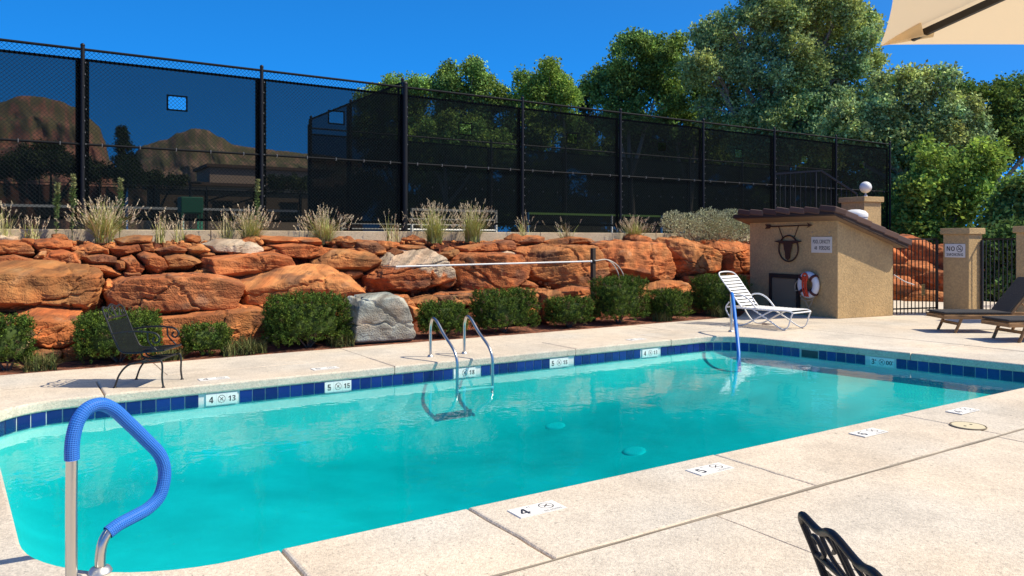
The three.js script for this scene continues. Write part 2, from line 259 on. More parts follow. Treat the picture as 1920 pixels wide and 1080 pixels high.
const tileMark = (l, r) => print(420, 144, (g, w, h) => { g.fillStyle = '#dfe3de'; g.fillRect(0, 0, w, h); g.fillStyle = '#a9b3ae'; g.fillRect(138, 0, 3, h); g.fillRect(279, 0, 3, h); g.fillStyle = '#12161a'; g.font = 'bold 118px sans-serif'; g.textAlign = 'center'; g.textBaseline = 'middle'; g.fillText(l, 70, 76); noDiving(g, 210, 72, 48); g.font = 'bold 98px sans-serif'; g.fillText(r, 350, 78); });
const marks = [[418, 748, '4', '13', -0.18], [629, 722, '5', '15', -0.18], [860, 695, '6', '18', -0.18], [1038, 677, '5', '15', -0.18], [1202, 658, '4', '13', -0.18], [1657, 677, "3'", "00'", -0.18]].map(([px, py, l, r, y]) => { const p = onY(px, py, y); return { t: walk.nearest(p.x, p.z), l, r }; });
const skT = (() => { const p = onY(1533, 660, -0.18); return walk.nearest(p.x, p.z); })();
const place = (o, t, y, out = 0) => { const e = walk.at(t); o.position.set(e.x, y, e.z); o.rotation.y = Math.atan2(-e.dz, e.dx) + Math.PI; return o; };
{
  const step = 0.149, n = Math.floor(walk.total / step); seed(8);
  for (let k = 0; k < n; k++) {
    const t = (k + 0.5) * walk.total / n, near2 = (m, d) => { const a = Math.abs(((t - m) % walk.total + walk.total * 1.5) % walk.total - walk.total / 2); return a < d; };
    const e = walk.at(t), nearSide = e.z > -4.3 && e.x > 0.9 && e.x < 10.6; if (nearSide && k % 1) continue;
    if (marks.some((m) => near2(m.t, 0.215)) || near2(skT, 0.16)) continue;
    place(part('tile', tileGeo, tileMats[Math.floor(rnd(0, 3.99))], shell), t, -0.183 + rnd(-0.001, 0.001));
  }
  for (const m of marks) { const o = place(part('depth_marker_tile', rbox(0.35, 0.128, 0.014, 0, 0, 0, 0.003), plain(0.74, 0.77, 0.74, 0.3), shell, 'white tiles with black depth numbers and a no diving symbol'), m.t, -0.183); part('number_print', new THREE.PlaneGeometry(0.344, 0.124).translate(0, 0, 0.0095), std({ map: tileMark(m.l, m.r), roughness: 0.3 }), o); }
  const sk = new THREE.Group(); sk.name = 'skimmer'; shell.add(sk); place(sk, skT, -0.183);
  part('skimmer_frame', [box(0.30, 0.012, 0.02, 0, 0.064, 0), box(0.30, 0.012, 0.02, 0, -0.064, 0), box(0.012, 0.116, 0.02, -0.144, 0, 0), box(0.012, 0.116, 0.02, 0.144, 0, 0)], plain(0.35, 0.4, 0.4, 0.4), sk); part('mouth_shade_plate', box(0.276, 0.116, 0.008, 0, 0, -0.004), plain(0.03, 0.05, 0.06, 0.5), sk);  // flat plate coloured dark to stand in for shade inside the skimmer opening
}
const bowlY = (x, z) => { const d = Math.min(z + 9.33, -4.12 - z, x + 0.1, 10.9 - x), f = floorAt(x); return d >= 0.66 ? f : -0.24 + (f + 0.24) * Math.sin(Math.acos(clamp(1 - d / 0.66, -1, 1))); };
for (const [px, py] of [[1041, 800], [1189, 847]]) { let p = V(0, 0, 0); for (let y = -0.3; y > FLOOR - 0.05; y -= 0.004) { p = onY(px, py, y); if (p.y <= bowlY(p.x, p.z)) break; } const n = V(bowlY(p.x - 0.05, p.z) - bowlY(p.x + 0.05, p.z), 0.1, bowlY(p.x, p.z - 0.05) - bowlY(p.x, p.z + 0.05)).normalize(), m = part('drain_cover', new THREE.LatheGeometry([[0.0, 0.022], [0.09, 0.021], [0.14, 0.016], [0.15, -0.02]].map(([a, b]) => new THREE.Vector2(a, b)), 24), plain(0.92, 0.93, 0.92, 0.5), shell); m.position.copy(p); m.quaternion.setFromUnitVectors(V(0, 1, 0), n); }

// water: an absorbing body under a thin rippled surface
const water = structure('pool_water', null, null, 'clear turquoise water filling the pool', 'water');
const bodyEdge = roundPoly(POOL, PR, 0.014);
part('water_body', slab(bodyEdge, WATER - FLOOR + 0.05, WATER - 0.004, 0), phys({ color: lin(0.55, 0.9, 0.88), roughness: 0.05, transmission: 1, thickness: 1, ior: 1.33, attenuationColor: lin(0.15, 0.80, 0.825), attenuationDistance: 1.0, transparent: true, opacity: 0.02 }), water);
{
  const s = new THREE.ShapeGeometry(new THREE.Shape(bodyEdge.map(([x, z]) => new THREE.Vector2(x, -z)))); s.rotateX(-Math.PI / 2); s.translate(0, WATER, 0);
  part('water_surface', s, phys({ color: 0xffffff, roughness: 0.0, transmission: 1, thickness: 0, ior: 1.33, bumpMap: waterBump, bumpScale: 0.0075 }), water);
}

// terrace with the courts, held by the boulder bank
const COURT = 1.55;
structure('court_terrace', slab([[-260, -14.95], [27, -14.95], [27, -13.5], [60, -13.5], [260, -40], [260, -600], [-260, -600]], 3, COURT, 0), plain(0.10, 0.12, 0.10, 0.9), 'level ground with the dark court surface above the boulder bank', 'court');
const BANK = (y) => -12.15 - y * 1.30;
{ // soil bank behind the boulders
  const nx = 260, ny = 26, pos = [], uv = [], idx = [], x0 = -14, x1 = 32;
  for (let j = 0; j <= ny; j++) for (let i = 0; i <= nx; i++) {
    const x = lerp(x0, x1, i / nx), t = j / ny; let y, z;
    if (t < 0.78) { y = t / 0.78 * 1.60 - 0.05; z = BANK(y) - 0.46; } else { y = 1.55 + 0.10 * (t - 0.78) / 0.22; z = lerp(BANK(1.55) - 0.46, -15.05, (t - 0.78) / 0.22); }
    const d = fbm(x * 1.3, y * 1.3, z * 1.3, 4); y += d * 0.05 * (t > 0.1 ? 1 : 0); z += d * 0.16; pos.push(x, y, z); uv.push(x, y + z); if (i && j) { const a = (j - 1) * (nx + 1) + i - 1, b = a + nx + 1; idx.push(a, a + 1, b, a + 1, b + 1, b); }
  }
  const g = new THREE.BufferGeometry(); g.setAttribute('position', new THREE.Float32BufferAttribute(pos, 3)); g.setAttribute('uv', new THREE.Float32BufferAttribute(uv, 2)); g.setIndex(idx); g.computeVertexNormals();
  structure('soil_bank', g, std({ color: lin(0.78, 0.55, 0.45), map: soilMap, bumpMap: gritBump, bumpScale: 0.03, roughness: 1 }), 'sloping red soil bank between the boulders', 'bank');
}
{ const c = thing('concrete_curb', 'long low pale concrete curb along the top of the boulder bank', 'curb', [0, 1.5, -15.02]); for (let x = -8; x < 18; x += 3.7) part('curb_segment', rbox(3.692, 0.33, 0.2, x + 1.85, 0.165, 0, 0.012), M.curb, c); }
// ---------------------------------------------------------------- boulders
const icoCache = {};
const ico = (d) => icoCache[d] ??= (() => { const g = new THREE.IcosahedronGeometry(1, d); g.deleteAttribute('uv'); g.deleteAttribute('normal'); return mergeVertices(g, 1e-5); })();
function hull(pts) { const p = pts.slice().sort((a, b) => a[0] - b[0] || a[1] - b[1]), c = (o, a, b) => (a[0] - o[0]) * (b[1] - o[1]) - (a[1] - o[1]) * (b[0] - o[0]), half = (q) => { const h = []; for (const x of q) { while (h.length > 1 && c(h[h.length - 2], h[h.length - 1], x) <= 0) h.pop(); h.push(x); } h.pop(); return h; }; return [...half(p), ...half(p.slice().reverse())]; }
// outline in the x,y plane through (0,0); cut planes, weathering and bedding make the stone
function stone(outline, thick, s, o = {}) {
  seed(s); const pts = hull(outline); let cx = 0, cy = 0; pts.forEach((p) => { cx += p[0] / pts.length; cy += p[1] / pts.length; });
  const xs = pts.map((p) => p[0]), ys = pts.map((p) => p[1]), hx = (Math.max(...xs) - Math.min(...xs)) / 2, hy = (Math.max(...ys) - Math.min(...ys)) / 2, size = Math.sqrt(hx * hy);
  const planes = []; const add = (x, y, z, d) => { const L = Math.hypot(x, y, z); planes.push([x / L, y / L, z / L, d / L]); };
  pts.forEach((a, i) => { const b = pts[(i + 1) % pts.length], dx = b[0] - a[0], dy = b[1] - a[1], L = Math.hypot(dx, dy); if (L < 1e-4) return; const nx = dy / L, ny = -dx / L, t = ny < -0.5 ? rnd(0.12, 0.50) : ny > 0.5 ? rnd(0.02, 0.30) : rnd(-0.08, 0.22); const mx = (a[0] + b[0]) / 2 - cx, my = (a[1] + b[1]) / 2 - cy, d = Math.max(0.02, nx * mx + ny * my) * 0.985; add(nx, ny, t, d); });
  const fr = o.facets ?? 2; for (let k = 0; k < fr; k++) add(rnd(-0.32, 0.32), rnd(-0.22, 0.34), 1, thick * rnd(0.40, 0.52));
  const support = (x, y, z) => Math.max(...pts.map((p) => x * (p[0] - cx) + y * (p[1] - cy))) + Math.abs(z) * thick * 0.45; for (let k = 0; k < (o.small ?? (size > 0.25 ? 14 : 5)); k++) { const a = rnd(0, 6.283), z = rnd(-0.1, 1.6), x = Math.cos(a), y = Math.sin(a), L = Math.hypot(x, y, z); add(x / L, y / L, z / L, support(x / L, y / L, z / L) * rnd(0.90, 1.0)); }
  for (let k = 0; k < (o.chips ?? 4); k++) { const a = rnd(0, 6.283), z = rnd(0.25, 0.9), x = Math.cos(a), y = Math.sin(a), L = Math.hypot(x, y, z); add(x / L, y / L, z / L, support(x / L, y / L, z / L) * rnd(0.78, 0.96)); }
  add(rnd(-0.2, 0.2), rnd(-0.2, 0.2), -1, thick * 0.6);
  const det = o.detail ?? clamp(Math.round(size * 74), 9, 42), g = ico(det).clone(), p = g.attributes.position, col = new Float32Array(p.count * 3), uv = new Float32Array(p.count * 2);
  const P = o.round ?? 64, ox = rnd(-50, 50), oy = rnd(-50, 50), tilt = rnd(-0.16, 0.16), amp = o.amp ?? 0.05, hue = rnd(-0.16, 0.16), base = (o.color ?? [0.63, 0.228, 0.068]).map((v, i) => v * (1 + [0, hue, hue * 1.3][i]));
  const cracks = []; for (let k = 0; k < (o.cracks ?? Math.floor(rnd(1, 3.9))); k++) { const a = rnd(0, 3.14); cracks.push([Math.cos(a), Math.sin(a), rnd(-0.5, 0.5) * size]); }
  const tone = rnd(0.70, 1.15), dirt = rnd(-0.06, 0.08);
  for (let i = 0; i < p.count; i++) {
    let x = p.getX(i) * hx, y = p.getY(i) * hy, z = p.getZ(i) * thick * 0.55; const L = Math.hypot(x, y, z); x /= L; y /= L; z /= L;
    let sum = 0; for (const q of planes) { const dn = q[0] * x + q[1] * y + q[2] * z; if (dn > 0) sum += Math.pow(dn / q[3], P); }
    let r = Math.pow(sum, -1 / P) * 1.015; let X = x * r, Y = y * r, Z = z * r;
    const n1 = fbm((X + ox) * 1.6 / size * 0.5, (Y + oy) * 1.6 / size * 0.5, Z * 1.6 / size * 0.5, 3), n2 = fbm((X + ox) * 5, (Y + oy) * 5, Z * 5, 4), rid = 1 - Math.abs(noise((X + ox) * 4.2, (Y + oy) * 4.2, Z * 4.2)) * 2;
    const bed = (Y + tilt * X + 0.06 * n2) * 9 + ox, bf = bed - Math.floor(bed), on = sstep(-0.15, 0.35, noise(Math.floor(bed) * 3.1, X * 1.6 + oy, 0.5)), ledge = ((bf < 0.12 ? -1 + bf / 0.12 : 0) * 0.045 + (bf < 0.12 ? -0.5 + 0.5 * (1 - bf / 0.12) : bf - 0.62) * 0.040) * on;
    let d = size * amp * n1 + (o.fine ?? 1) * 0.042 * n2 * Math.min(1, size * 2.2) + (o.fine ?? 1) * 0.020 * rid * Math.min(1, size * 2) + ledge * Math.min(1, size * 3) * (o.ledge ?? 1), crack = 0;
    for (const c of cracks) { const e = c[0] * X + c[1] * Y - c[2] + 0.10 * n2 + 0.05 * noise(X * 9 + ox, Y * 9, Z * 9); const k = Math.exp(-e * e / 0.00028); crack = Math.max(crack, k); } d -= 0.055 * crack * Math.min(1, size * 2);
    X += x * d; Y += y * d; Z += z * d; p.setXYZ(i, X + cx, Y + cy, Z);
    // stone colours: bedding tints, dark mineral stain, pale and ochre patches
    const st = fbm((X + ox) * 2.2, (Y + oy) * 6.5, Z * 2.2, 4), pa = fbm((X - oy) * 3, (Y + ox) * 3, Z * 3, 4), va = sstep(0.12, 0.34, fbm((X + oy) * 1.4, (Y - ox) * 2.4, Z * 1.4, 4) + dirt);
    let k = tone * (1 + st * 0.5), R = base[0] * k, G = base[1] * k * (1 + pa * 0.30), B = base[2] * k * (1 + pa * 0.5);
    const w = 0.62 * va * (o.stain ?? 1); R = lerp(R, 0.10, w); G = lerp(G, 0.055, w); B = lerp(B, 0.04, w);
    const pl = sstep(0.22, 0.42, pa) * 0.45 * (o.pale ?? 1); R = lerp(R, 0.52, pl); G = lerp(G, 0.30, pl); B = lerp(B, 0.18, pl);
    if (o.cream) { const q = sstep(-0.02, 0.05, (o.cream(X + cx, Y + cy)) + n2 * 0.35 * size); R = lerp(R, 0.62 + 0.1 * st, q); G = lerp(G, 0.50 + 0.1 * st, q); B = lerp(B, 0.36 + 0.1 * st, q); }
    col[3 * i] = clamp(R, 0.01, 0.9); col[3 * i + 1] = clamp(G, 0.01, 0.9); col[3 * i + 2] = clamp(B, 0.01, 0.9); uv[2 * i] = X * 0.9 + Z * 0.8 + ox; uv[2 * i + 1] = Y + Z * 0.45 + oy;
  }
  g.setAttribute('color', new THREE.BufferAttribute(col, 3)); g.setAttribute('uv', new THREE.BufferAttribute(uv, 2)); g.computeVertexNormals(); return g;
}
const wall = thing('boulder_wall', 'long retaining wall of stacked rust orange sandstone boulders', 'retaining wall', [0, 0, 0]);
const bankPoint = (px, py) => onPlane(px, py, V(0, 0, BANK(0)), V(0, 1.30, 1).normalize());
function boulder(poly, s, o = {}) {
  let cx = 0, cy = 0; poly.forEach((q) => { cx += q[0] / poly.length; cy += q[1] / poly.length; });
  const c = bankPoint(cx, cy); c.z += o.out ?? 0; const pts = poly.map(([a, b]) => { const w = onZ(a, b, c.z); return [w.x - c.x, w.y - c.y]; });
  const ys = pts.map((p) => p[1]), h = Math.max(...ys) - Math.min(...ys);
  const m = part('boulder', stone(pts, o.thick ?? clamp(h * 1.5, 0.35, 1.0), s, o), M.rock, wall, o.label); m.position.copy(c); return m;
}
const B = [
  [[-70, 508], [0, 503], [150, 504], [188, 508], [192, 520], [186, 572], [176, 586], [110, 590], [0, 586], [-70, 582]],
  [[192, 555], [215, 532], [240, 522], [390, 514], [455, 530], [440, 570], [430, 592], [300, 597], [230, 592], [200, 568]],
  [[385, 492], [392, 484], [460, 480], [510, 475], [545, 483], [554, 500], [545, 512], [460, 524], [390, 521]],
  [[390, 460], [410, 454], [470, 455], [490, 463], [493, 472], [470, 479], [400, 473]],
  [[260, 480], [272, 474], [300, 480], [313, 505], [290, 518], [275, 508]],
  [[77, 490], [95, 475], [125, 471], [143, 475], [154, 500], [140, 504], [80, 502]],
  [[-40, 455], [0, 452], [50, 456], [65, 468], [62, 480], [0, 481], [-40, 479]],
  [[-20, 484], [25, 479], [70, 489], [62, 499], [25, 503], [-20, 502]],
  [[64, 483], [75, 473], [86, 472], [85, 484], [72, 491]],
  [[60, 454], [100, 446], [135, 455], [139, 468], [105, 472], [70, 471]],
  [[146, 468], [175, 457], [203, 467], [203, 476], [160, 481]],
  [[155, 481], [190, 477], [217, 482], [218, 497], [170, 498]],
  [[212, 466], [260, 459], [265, 472], [228, 481]],
  [[262, 458], [285, 457], [291, 473], [265, 475]],
  [[222, 452], [250, 445], [285, 445], [282, 458], [228, 461]],
  [[292, 470], [325, 460], [352, 467], [345, 477], [300, 479]],
  [[352, 466], [375, 460], [395, 468], [388, 477], [355, 477]],
  [[310, 484], [335, 479], [362, 484], [377, 492], [356, 503], [313, 505]],
  [[218, 492], [232, 490], [232, 506], [221, 507]],
  [[233, 490], [252, 484], [270, 500], [265, 513], [237, 514]],
  [[160, 498], [195, 499], [230, 515], [220, 519], [180, 512]],
  [[235, 512], [263, 511], [263, 523], [238, 523]],
  [[189, 548], [200, 528], [213, 532], [215, 545], [197, 554]],
  [[25, 602], [68, 589], [150, 595], [154, 640], [130, 653], [60, 654], [28, 632]],
  [[52, 665], [80, 656], [114, 659], [114, 684], [56, 682]],
  [[293, 598], [370, 596], [470, 578], [506, 582], [497, 625], [440, 640], [300, 642]],
  [[455, 540], [545, 515], [625, 512], [682, 538], [678, 560], [655, 567], [580, 574], [510, 574], [460, 574]],
  [[588, 500], [632, 474], [708, 480], [711, 498], [685, 510], [598, 508]],
  [[517, 462], [565, 458], [628, 467], [632, 476], [580, 485], [532, 481]],
  [[665, 468], [672, 455], [710, 456], [720, 465], [720, 478], [685, 479]],
  [[685, 524], [720, 500], [742, 487], [820, 475], [833, 492], [849, 515], [843, 530], [772, 552], [700, 546]],
  [[850, 500], [870, 477], [965, 477], [983, 500], [980, 525], [955, 545], [860, 551], [852, 530]],
  [[988, 500], [1010, 470], [1050, 461], [1108, 461], [1125, 495], [1125, 523], [1108, 541], [1027, 542], [991, 523]],
  [[1125, 495], [1150, 467], [1180, 455], [1237, 456], [1254, 495], [1260, 518], [1243, 533], [1215, 538], [1128, 520]],
  [[1257, 467], [1265, 453], [1305, 454], [1341, 472], [1333, 515], [1271, 530], [1259, 520]],
  [[1338, 470], [1355, 461], [1403, 459], [1408, 510], [1350, 520]],
  [[1000, 546], [1035, 543], [1042, 560], [1028, 596], [1000, 604]],
  [[1040, 551], [1080, 540], [1111, 543], [1108, 558], [1046, 563]],
  [[1210, 543], [1250, 532], [1296, 532], [1296, 546], [1218, 556]],
  [[979, 534], [993, 529], [1007, 534], [1001, 545], [984, 544]],
  [[967, 453], [993, 444], [1018, 444], [1012, 459], [973, 460]],
  [[1021, 453], [1069, 444], [1103, 447], [1103, 458], [1027, 462]],
  [[1105, 456], [1148, 453], [1153, 464], [1136, 471], [1111, 471]],
  [[900, 458], [956, 450], [962, 472], [900, 476]],
  [[962, 470], [1004, 467], [1007, 482], [982, 488], [967, 476]],
  [[717, 486], [747, 467], [757, 475], [725, 489]],
  [[827, 477], [857, 467], [860, 481], [835, 488]],
  [[865, 465], [910, 457], [920, 470], [870, 478]],
  [[750, 462], [797, 462], [802, 471], [760, 474]],
  [[815, 555], [890, 552], [893, 563], [870, 575], [818, 568]],
  [[775, 568], [815, 555], [820, 569], [785, 578]],
  [[758, 568], [785, 578], [784, 600], [766, 607]],
  [[490, 448], [555, 447], [558, 459], [515, 459]],
  [[640, 452], [662, 447], [672, 457], [648, 461]],
  [[560, 450], [600, 449], [604, 459], [566, 460]],
  [[420, 596], [455, 574], [470, 580], [450, 612], [425, 615]],
  [[845, 550], [905, 546], [915, 566], [860, 572]],
  [[915, 560], [1000, 545], [1000, 600], [930, 606]],
  [[1060, 566], [1110, 556], [1112, 596], [1066, 602]],
  [[1205, 556], [1300, 546], [1302, 586], [1212, 592]],
  [[690, 560], [760, 552], [772, 570], [762, 600], [700, 606]],
  [[500, 576], [655, 568], [665, 612], [640, 640], [515, 645]],
  [[300, 636], [430, 632], [505, 622], [505, 648], [310, 660]],
  [[-60, 596], [24, 594], [30, 640], [-20, 668], [-70, 664]],
  [[114, 655], [160, 640], [300, 640], [300, 672], [120, 684]],
  [[1310, 520], [1402, 515], [1404, 568], [1312, 572]],
];
B.forEach((poly, i) => {
  const o = {}; if (i === 0) Object.assign(o, { color: [0.66, 0.245, 0.070], stain: 0.15, pale: 0.4, facets: 1, chips: 1, small: 6, amp: 0.04, cracks: 4, thick: 0.8 });
  if (i === 1) Object.assign(o, { color: [0.54, 0.20, 0.068], facets: 2 });
  if (i === 3) Object.assign(o, { cream: () => 1, label: 'cream coloured flat stone' });
  if (i === 30) Object.assign(o, { cream: (x, y) => y - 0.02 + 0.35 * (x - 0.1) * 0.6, label: 'boulder with a bleached cream top', stain: 1.2 });
  if ([26, 33, 34].includes(i)) o.color = [0.64, 0.235, 0.072];
  if (i >= 55) o.out = -0.10;
  boulder(poly, 1000 + i * 7, o);
});
// smaller stones wedged between and along the top
seed(77);
const fill = []; for (let k = 0; k < 120; k++) { const px = rnd(-60, 1400), py = k < 85 ? rnd(449, 482) : rnd(482, 560); fill.push([px, py]); }
fill.forEach(([px, py], k) => {
  seed(9000 + k); const w = rnd(8, 22), h = w * rnd(0.4, 0.65), n = 6, poly = []; for (let i = 0; i < n; i++) { const a = (i + rnd(0, 0.6)) / n * 6.283; poly.push([px + Math.cos(a) * w, py + Math.sin(a) * h]); }
  boulder(poly, 5000 + k * 3, { out: -0.12 + (py > 482 ? -0.05 : 0), detail: 7, thick: rnd(0.2, 0.4), cream: k % 23 === 3 ? () => 1 : undefined });
});
{ // loose rubble on the bank, too many to count
  seed(31); const geos = [0, 1, 2].map((k) => stone([[-0.05, -0.03], [0.05, -0.03], [0.06, 0.02], [0, 0.04], [-0.05, 0.02]], 0.08, 300 + k, { detail: 2, cracks: 0 })), list = [];
  for (let k = 0; k < 1500; k++) { const g = geos[k % 3].clone(), s = rnd(0.25, 1.0), y = rnd(0, 1.6) ** 1, x = rnd(-3, 27); g.scale(s, s, s); g.rotateY(rnd(0, 6)); g.rotateX(rnd(0, 6)); const top = k % 3 === 0; g.translate(x, top ? 1.60 : y, top ? rnd(-14.9, -14.2) : BANK(y) - 0.24); list.push(g); }
  const m = shade(new THREE.Mesh(mergeGeometries(list), M.rock)); m.name = 'rubble'; m.userData = { kind: 'stuff', label: 'small red rubble scattered over the bank', category: 'rubble' }; scene.add(m);
}
{ // the grey boulder beside the deck
  const c = onY(716, 643, 0); c.z -= 0.12; const pts = [[661, 575], [672, 560], [735, 553], [752, 556], [762, 590], [776, 634], [770, 641], [662, 645], [658, 640]].map(([a, b]) => { const w = onZ(a, b, c.z); return [w.x - c.x, w.y]; });
  const g = stone(pts, 0.42, 4242, { color: [0.52, 0.455, 0.375], stain: 0.12, pale: 0, facets: 1, chips: 2, small: 3, amp: 0.02, round: 70, cracks: 2, ledge: 0.1, fine: 0.3 }); const m = single('grey_boulder', g, M.rock, 'grey flat faced boulder standing upright between the bushes', 'boulder'); m.position.set(c.x, 0, c.z);
}
{ // red boulders climbing behind the gate
  const p = [[1690, 452, 60, 34], [1735, 462, 55, 30], [1700, 490, 60, 26], [1745, 505, 50, 26], [1685, 525, 45, 30], [1735, 545, 60, 28], [1770, 475, 50, 40], [1640, 470, 60, 40], [1690, 570, 60, 26], [1780, 560, 50, 34]];
  const t = thing('boulder_slope', 'slope of rust red boulders behind the iron fence beside the hut', 'boulders', [0, 0, 0]);
  p.forEach(([px, py, w, h], k) => { const c = at(px, py + 26, 23 - (py - 450) * 0.020); seed(660 + k); const s = depthOf(c) / F, pts = []; for (let i = 0; i < 7; i++) { const a = (i + rnd(0, 0.5)) / 7 * 6.283; pts.push([Math.cos(a) * w * s, Math.sin(a) * h * s]); } const m = part('boulder', stone(pts, 0.9, 700 + k, { detail: 20 }), M.rock, t); m.position.copy(c); m.rotation.y = -0.9; });
}
// ---------------------------------------------------------------- court fences with wind screens
const FENCE_Z = -15.2, BAY = 3.035, FTOP = 4.95, FBASE = 1.55;
const screenMat = phys({ specularIntensity: 0.1, color: lin(0.002, 0.0065, 0.009), roughness: 0.95, transparent: true, opacity: 0.755, side: THREE.DoubleSide });
const hemMat = phys({ color: lin(0.004, 0.006, 0.008), roughness: 0.9, specularIntensity: 0.15, side: THREE.DoubleSide });
const linkGeo = (() => {
  const w = BAY, h = FTOP - FBASE - 0.30, st = 0.0707, list = []; const y0 = FBASE + 0.28;
  for (const sg of [1, -1]) for (let c = -h; c < w; c += st) { const xa = Math.max(0, c), xb = Math.min(w, c + h); if (xb - xa < 0.01) continue; const Y = (x) => x - c; const a = sg > 0 ? V(xa, y0 + Y(xa), 0) : V(w - xa, y0 + Y(xa), 0.004), b = sg > 0 ? V(xb, y0 + Y(xb), 0) : V(w - xb, y0 + Y(xb), 0.004); const g = new THREE.CylinderGeometry(0.0027, 0.0027, a.distanceTo(b), 4, 1, true); g.translate(0, a.distanceTo(b) / 2, 0); g.applyQuaternion(new THREE.Quaternion().setFromUnitVectors(V(0, 1, 0), b.clone().sub(a).normalize())); list.push(g.translate(a.x, a.y, a.z)); }
  return mergeGeometries(list);
})();
function screenGeo(w, y0, y1, hole) {
  const s = new THREE.Shape([[0, y0], [w, y0], [w, y1], [0, y1]].map((p) => new THREE.Vector2(...p)));
  if (hole) { const [hx, hy, hw, hh] = hole; s.holes.push(new THREE.Path([[hx - hw, hy - hh], [hx - hw, hy + hh], [hx + hw, hy + hh], [hx + hw, hy - hh]].map((p) => new THREE.Vector2(...p)))); }
  return new THREE.ShapeGeometry(s);
}
const strip = (x0, x1, y0, y1, z) => box(x1 - x0, y1 - y0, 0.003, (x0 + x1) / 2, (y0 + y1) / 2, z);
function fence(label, origin, turn, bays, o = {}) {
  const f = thing('court_fence', label, 'fence', origin, turn); const top = o.top ?? FTOP, mid = 3.30;
  for (let k = 0; k <= bays; k++) { const thick = o.thick === k; part('post', [cyl(thick ? 0.055 : 0.034, thick ? 0.055 : 0.034, top - FBASE + 0.05, k * BAY, FBASE, 0.02, 12), new THREE.SphereGeometry(thick ? 0.06 : 0.038, 12, 8).translate(k * BAY, top + 0.05, 0.02)], M.blackPaint, f); }
  part('top_rail', bar([0, top - 0.02, 0.02], [bays * BAY, top - 0.02, 0.02], 0.024), o.railMat ?? M.blackPaint, f);
  if (o.links !== false) part('middle_rail', bar([0, mid, -0.005], [bays * BAY, mid, -0.005], 0.021), M.link, f);
  for (let k = 0; k < bays; k++) {
    if (o.links !== false) { const l = part('chain_link', linkGeo, M.link, f); l.position.set(k * BAY, 0, 0.0); l.userData.kind = 'stuff'; }
    const y0 = o.screenBase ?? 2.0, y1 = top - (o.gap ?? 0.16), hole = o.vents ? [1.52, 4.16, 0.15, 0.115] : null;
    const sc = part('wind_screen', screenGeo(BAY - 0.01, y0, y1, hole), screenMat, f); sc.position.set(k * BAY + 0.005, 0, -0.045);
    const w = BAY - 0.01, hs = [strip(0, w, y1 - 0.05, y1, -0.003), strip(0, w, y0, y0 + 0.05, -0.003), strip(0, 0.10, y0 + 0.05, y1 - 0.05, -0.003), strip(w - 0.10, w, y0 + 0.05, y1 - 0.05, -0.003)];
    if (hole) { const [hx, hy, hw, hh] = hole; hs.push(strip(hx - hw - 0.03, hx + hw + 0.03, hy + hh, hy + hh + 0.03, -0.003), strip(hx - hw - 0.03, hx + hw + 0.03, hy - hh - 0.03, hy - hh, -0.003), strip(hx - hw - 0.03, hx - hw, hy - hh, hy + hh, -0.003), strip(hx + hw, hx + hw + 0.03, hy - hh, hy + hh, -0.003)); }
    part('hem', hs, hemMat, sc);
    seed(900 + k); const ties = []; for (let q = 0; q < 14; q++) ties.push(new THREE.BoxGeometry(0.012, 0.022, 0.012).translate(k * BAY + rnd(0.02, 0.05), 2.1 + q * 0.2, 0.055)); for (let q = 0; q < 5; q++) ties.push(new THREE.BoxGeometry(0.012, 0.06, 0.05).translate(k * BAY + 0.3 + q * 0.6, mid, 0)); part('tie', ties, plain(0.16, 0.16, 0.16, 0.5), f).userData.kind = 'stuff';
  }
  return f;
}
fence('tall black chain link fence with dark wind screens above the boulder wall', [1.06 - BAY, 0, FENCE_Z], 0, 9, { vents: true, thick: 3, railMat: M.link });
fence('black screened fence running back from the thick post between the courts', [1.06 + 2 * BAY, 0, FENCE_Z - 0.15], Math.PI / 2, 2, { links: false, top: 5.08, screenBase: 1.58, gap: 0.02 });
fence('farther screened fence behind the court nets, facing the trees', [1.06 + 2 * BAY, 0, FENCE_Z - 0.3 - 2 * BAY], 0, 8, { links: false, top: 4.85, screenBase: 1.58 });
fence('distant low screened fence at the far side of the left court', [-38, 0, -52], 0, 19, { links: false, top: 5.0, screenBase: 1.7 });

// nets on the courts
function net(name, label, a, b, h, o) {
  const n = thing(name, label, 'net', [0, 0, 0], 0); const A = V(a.x, COURT, a.z), Bp = V(b.x, COURT, b.z), up = (p, y) => V(p.x, COURT + y, p.z);
  for (const p of [A, Bp]) part('net_post', bar(p, up(p, h + 0.03), 0.035), o.post, n);
  part('top_band', beam(up(A, h), up(Bp, h), 0.02, 0.06), o.band, n); if (o.low) part('lower_bar', bar(up(A, h * 0.72), up(Bp, h * 0.72), 0.02), o.band, n), part('base_bar', bar(up(A, 0.05 + h * 0.35), up(Bp, 0.05 + h * 0.35), 0.025), o.band, n);
  const mid = A.clone().lerp(Bp, 0.6); part('centre_strap', bar(mid, up(mid, h), 0.03), M.white, n);
  const g = new THREE.PlaneGeometry(A.distanceTo(Bp), h - 0.08); g.translate(0, h / 2, 0); const m = part('net_mesh', g, std({ color: lin(0.02, 0.02, 0.02), transparent: true, opacity: 0.35, side: THREE.DoubleSide }), n); m.position.copy(A.clone().lerp(Bp, 0.5)); m.rotation.y = Math.atan2(-(b.z - a.z), b.x - a.x); return n;
}
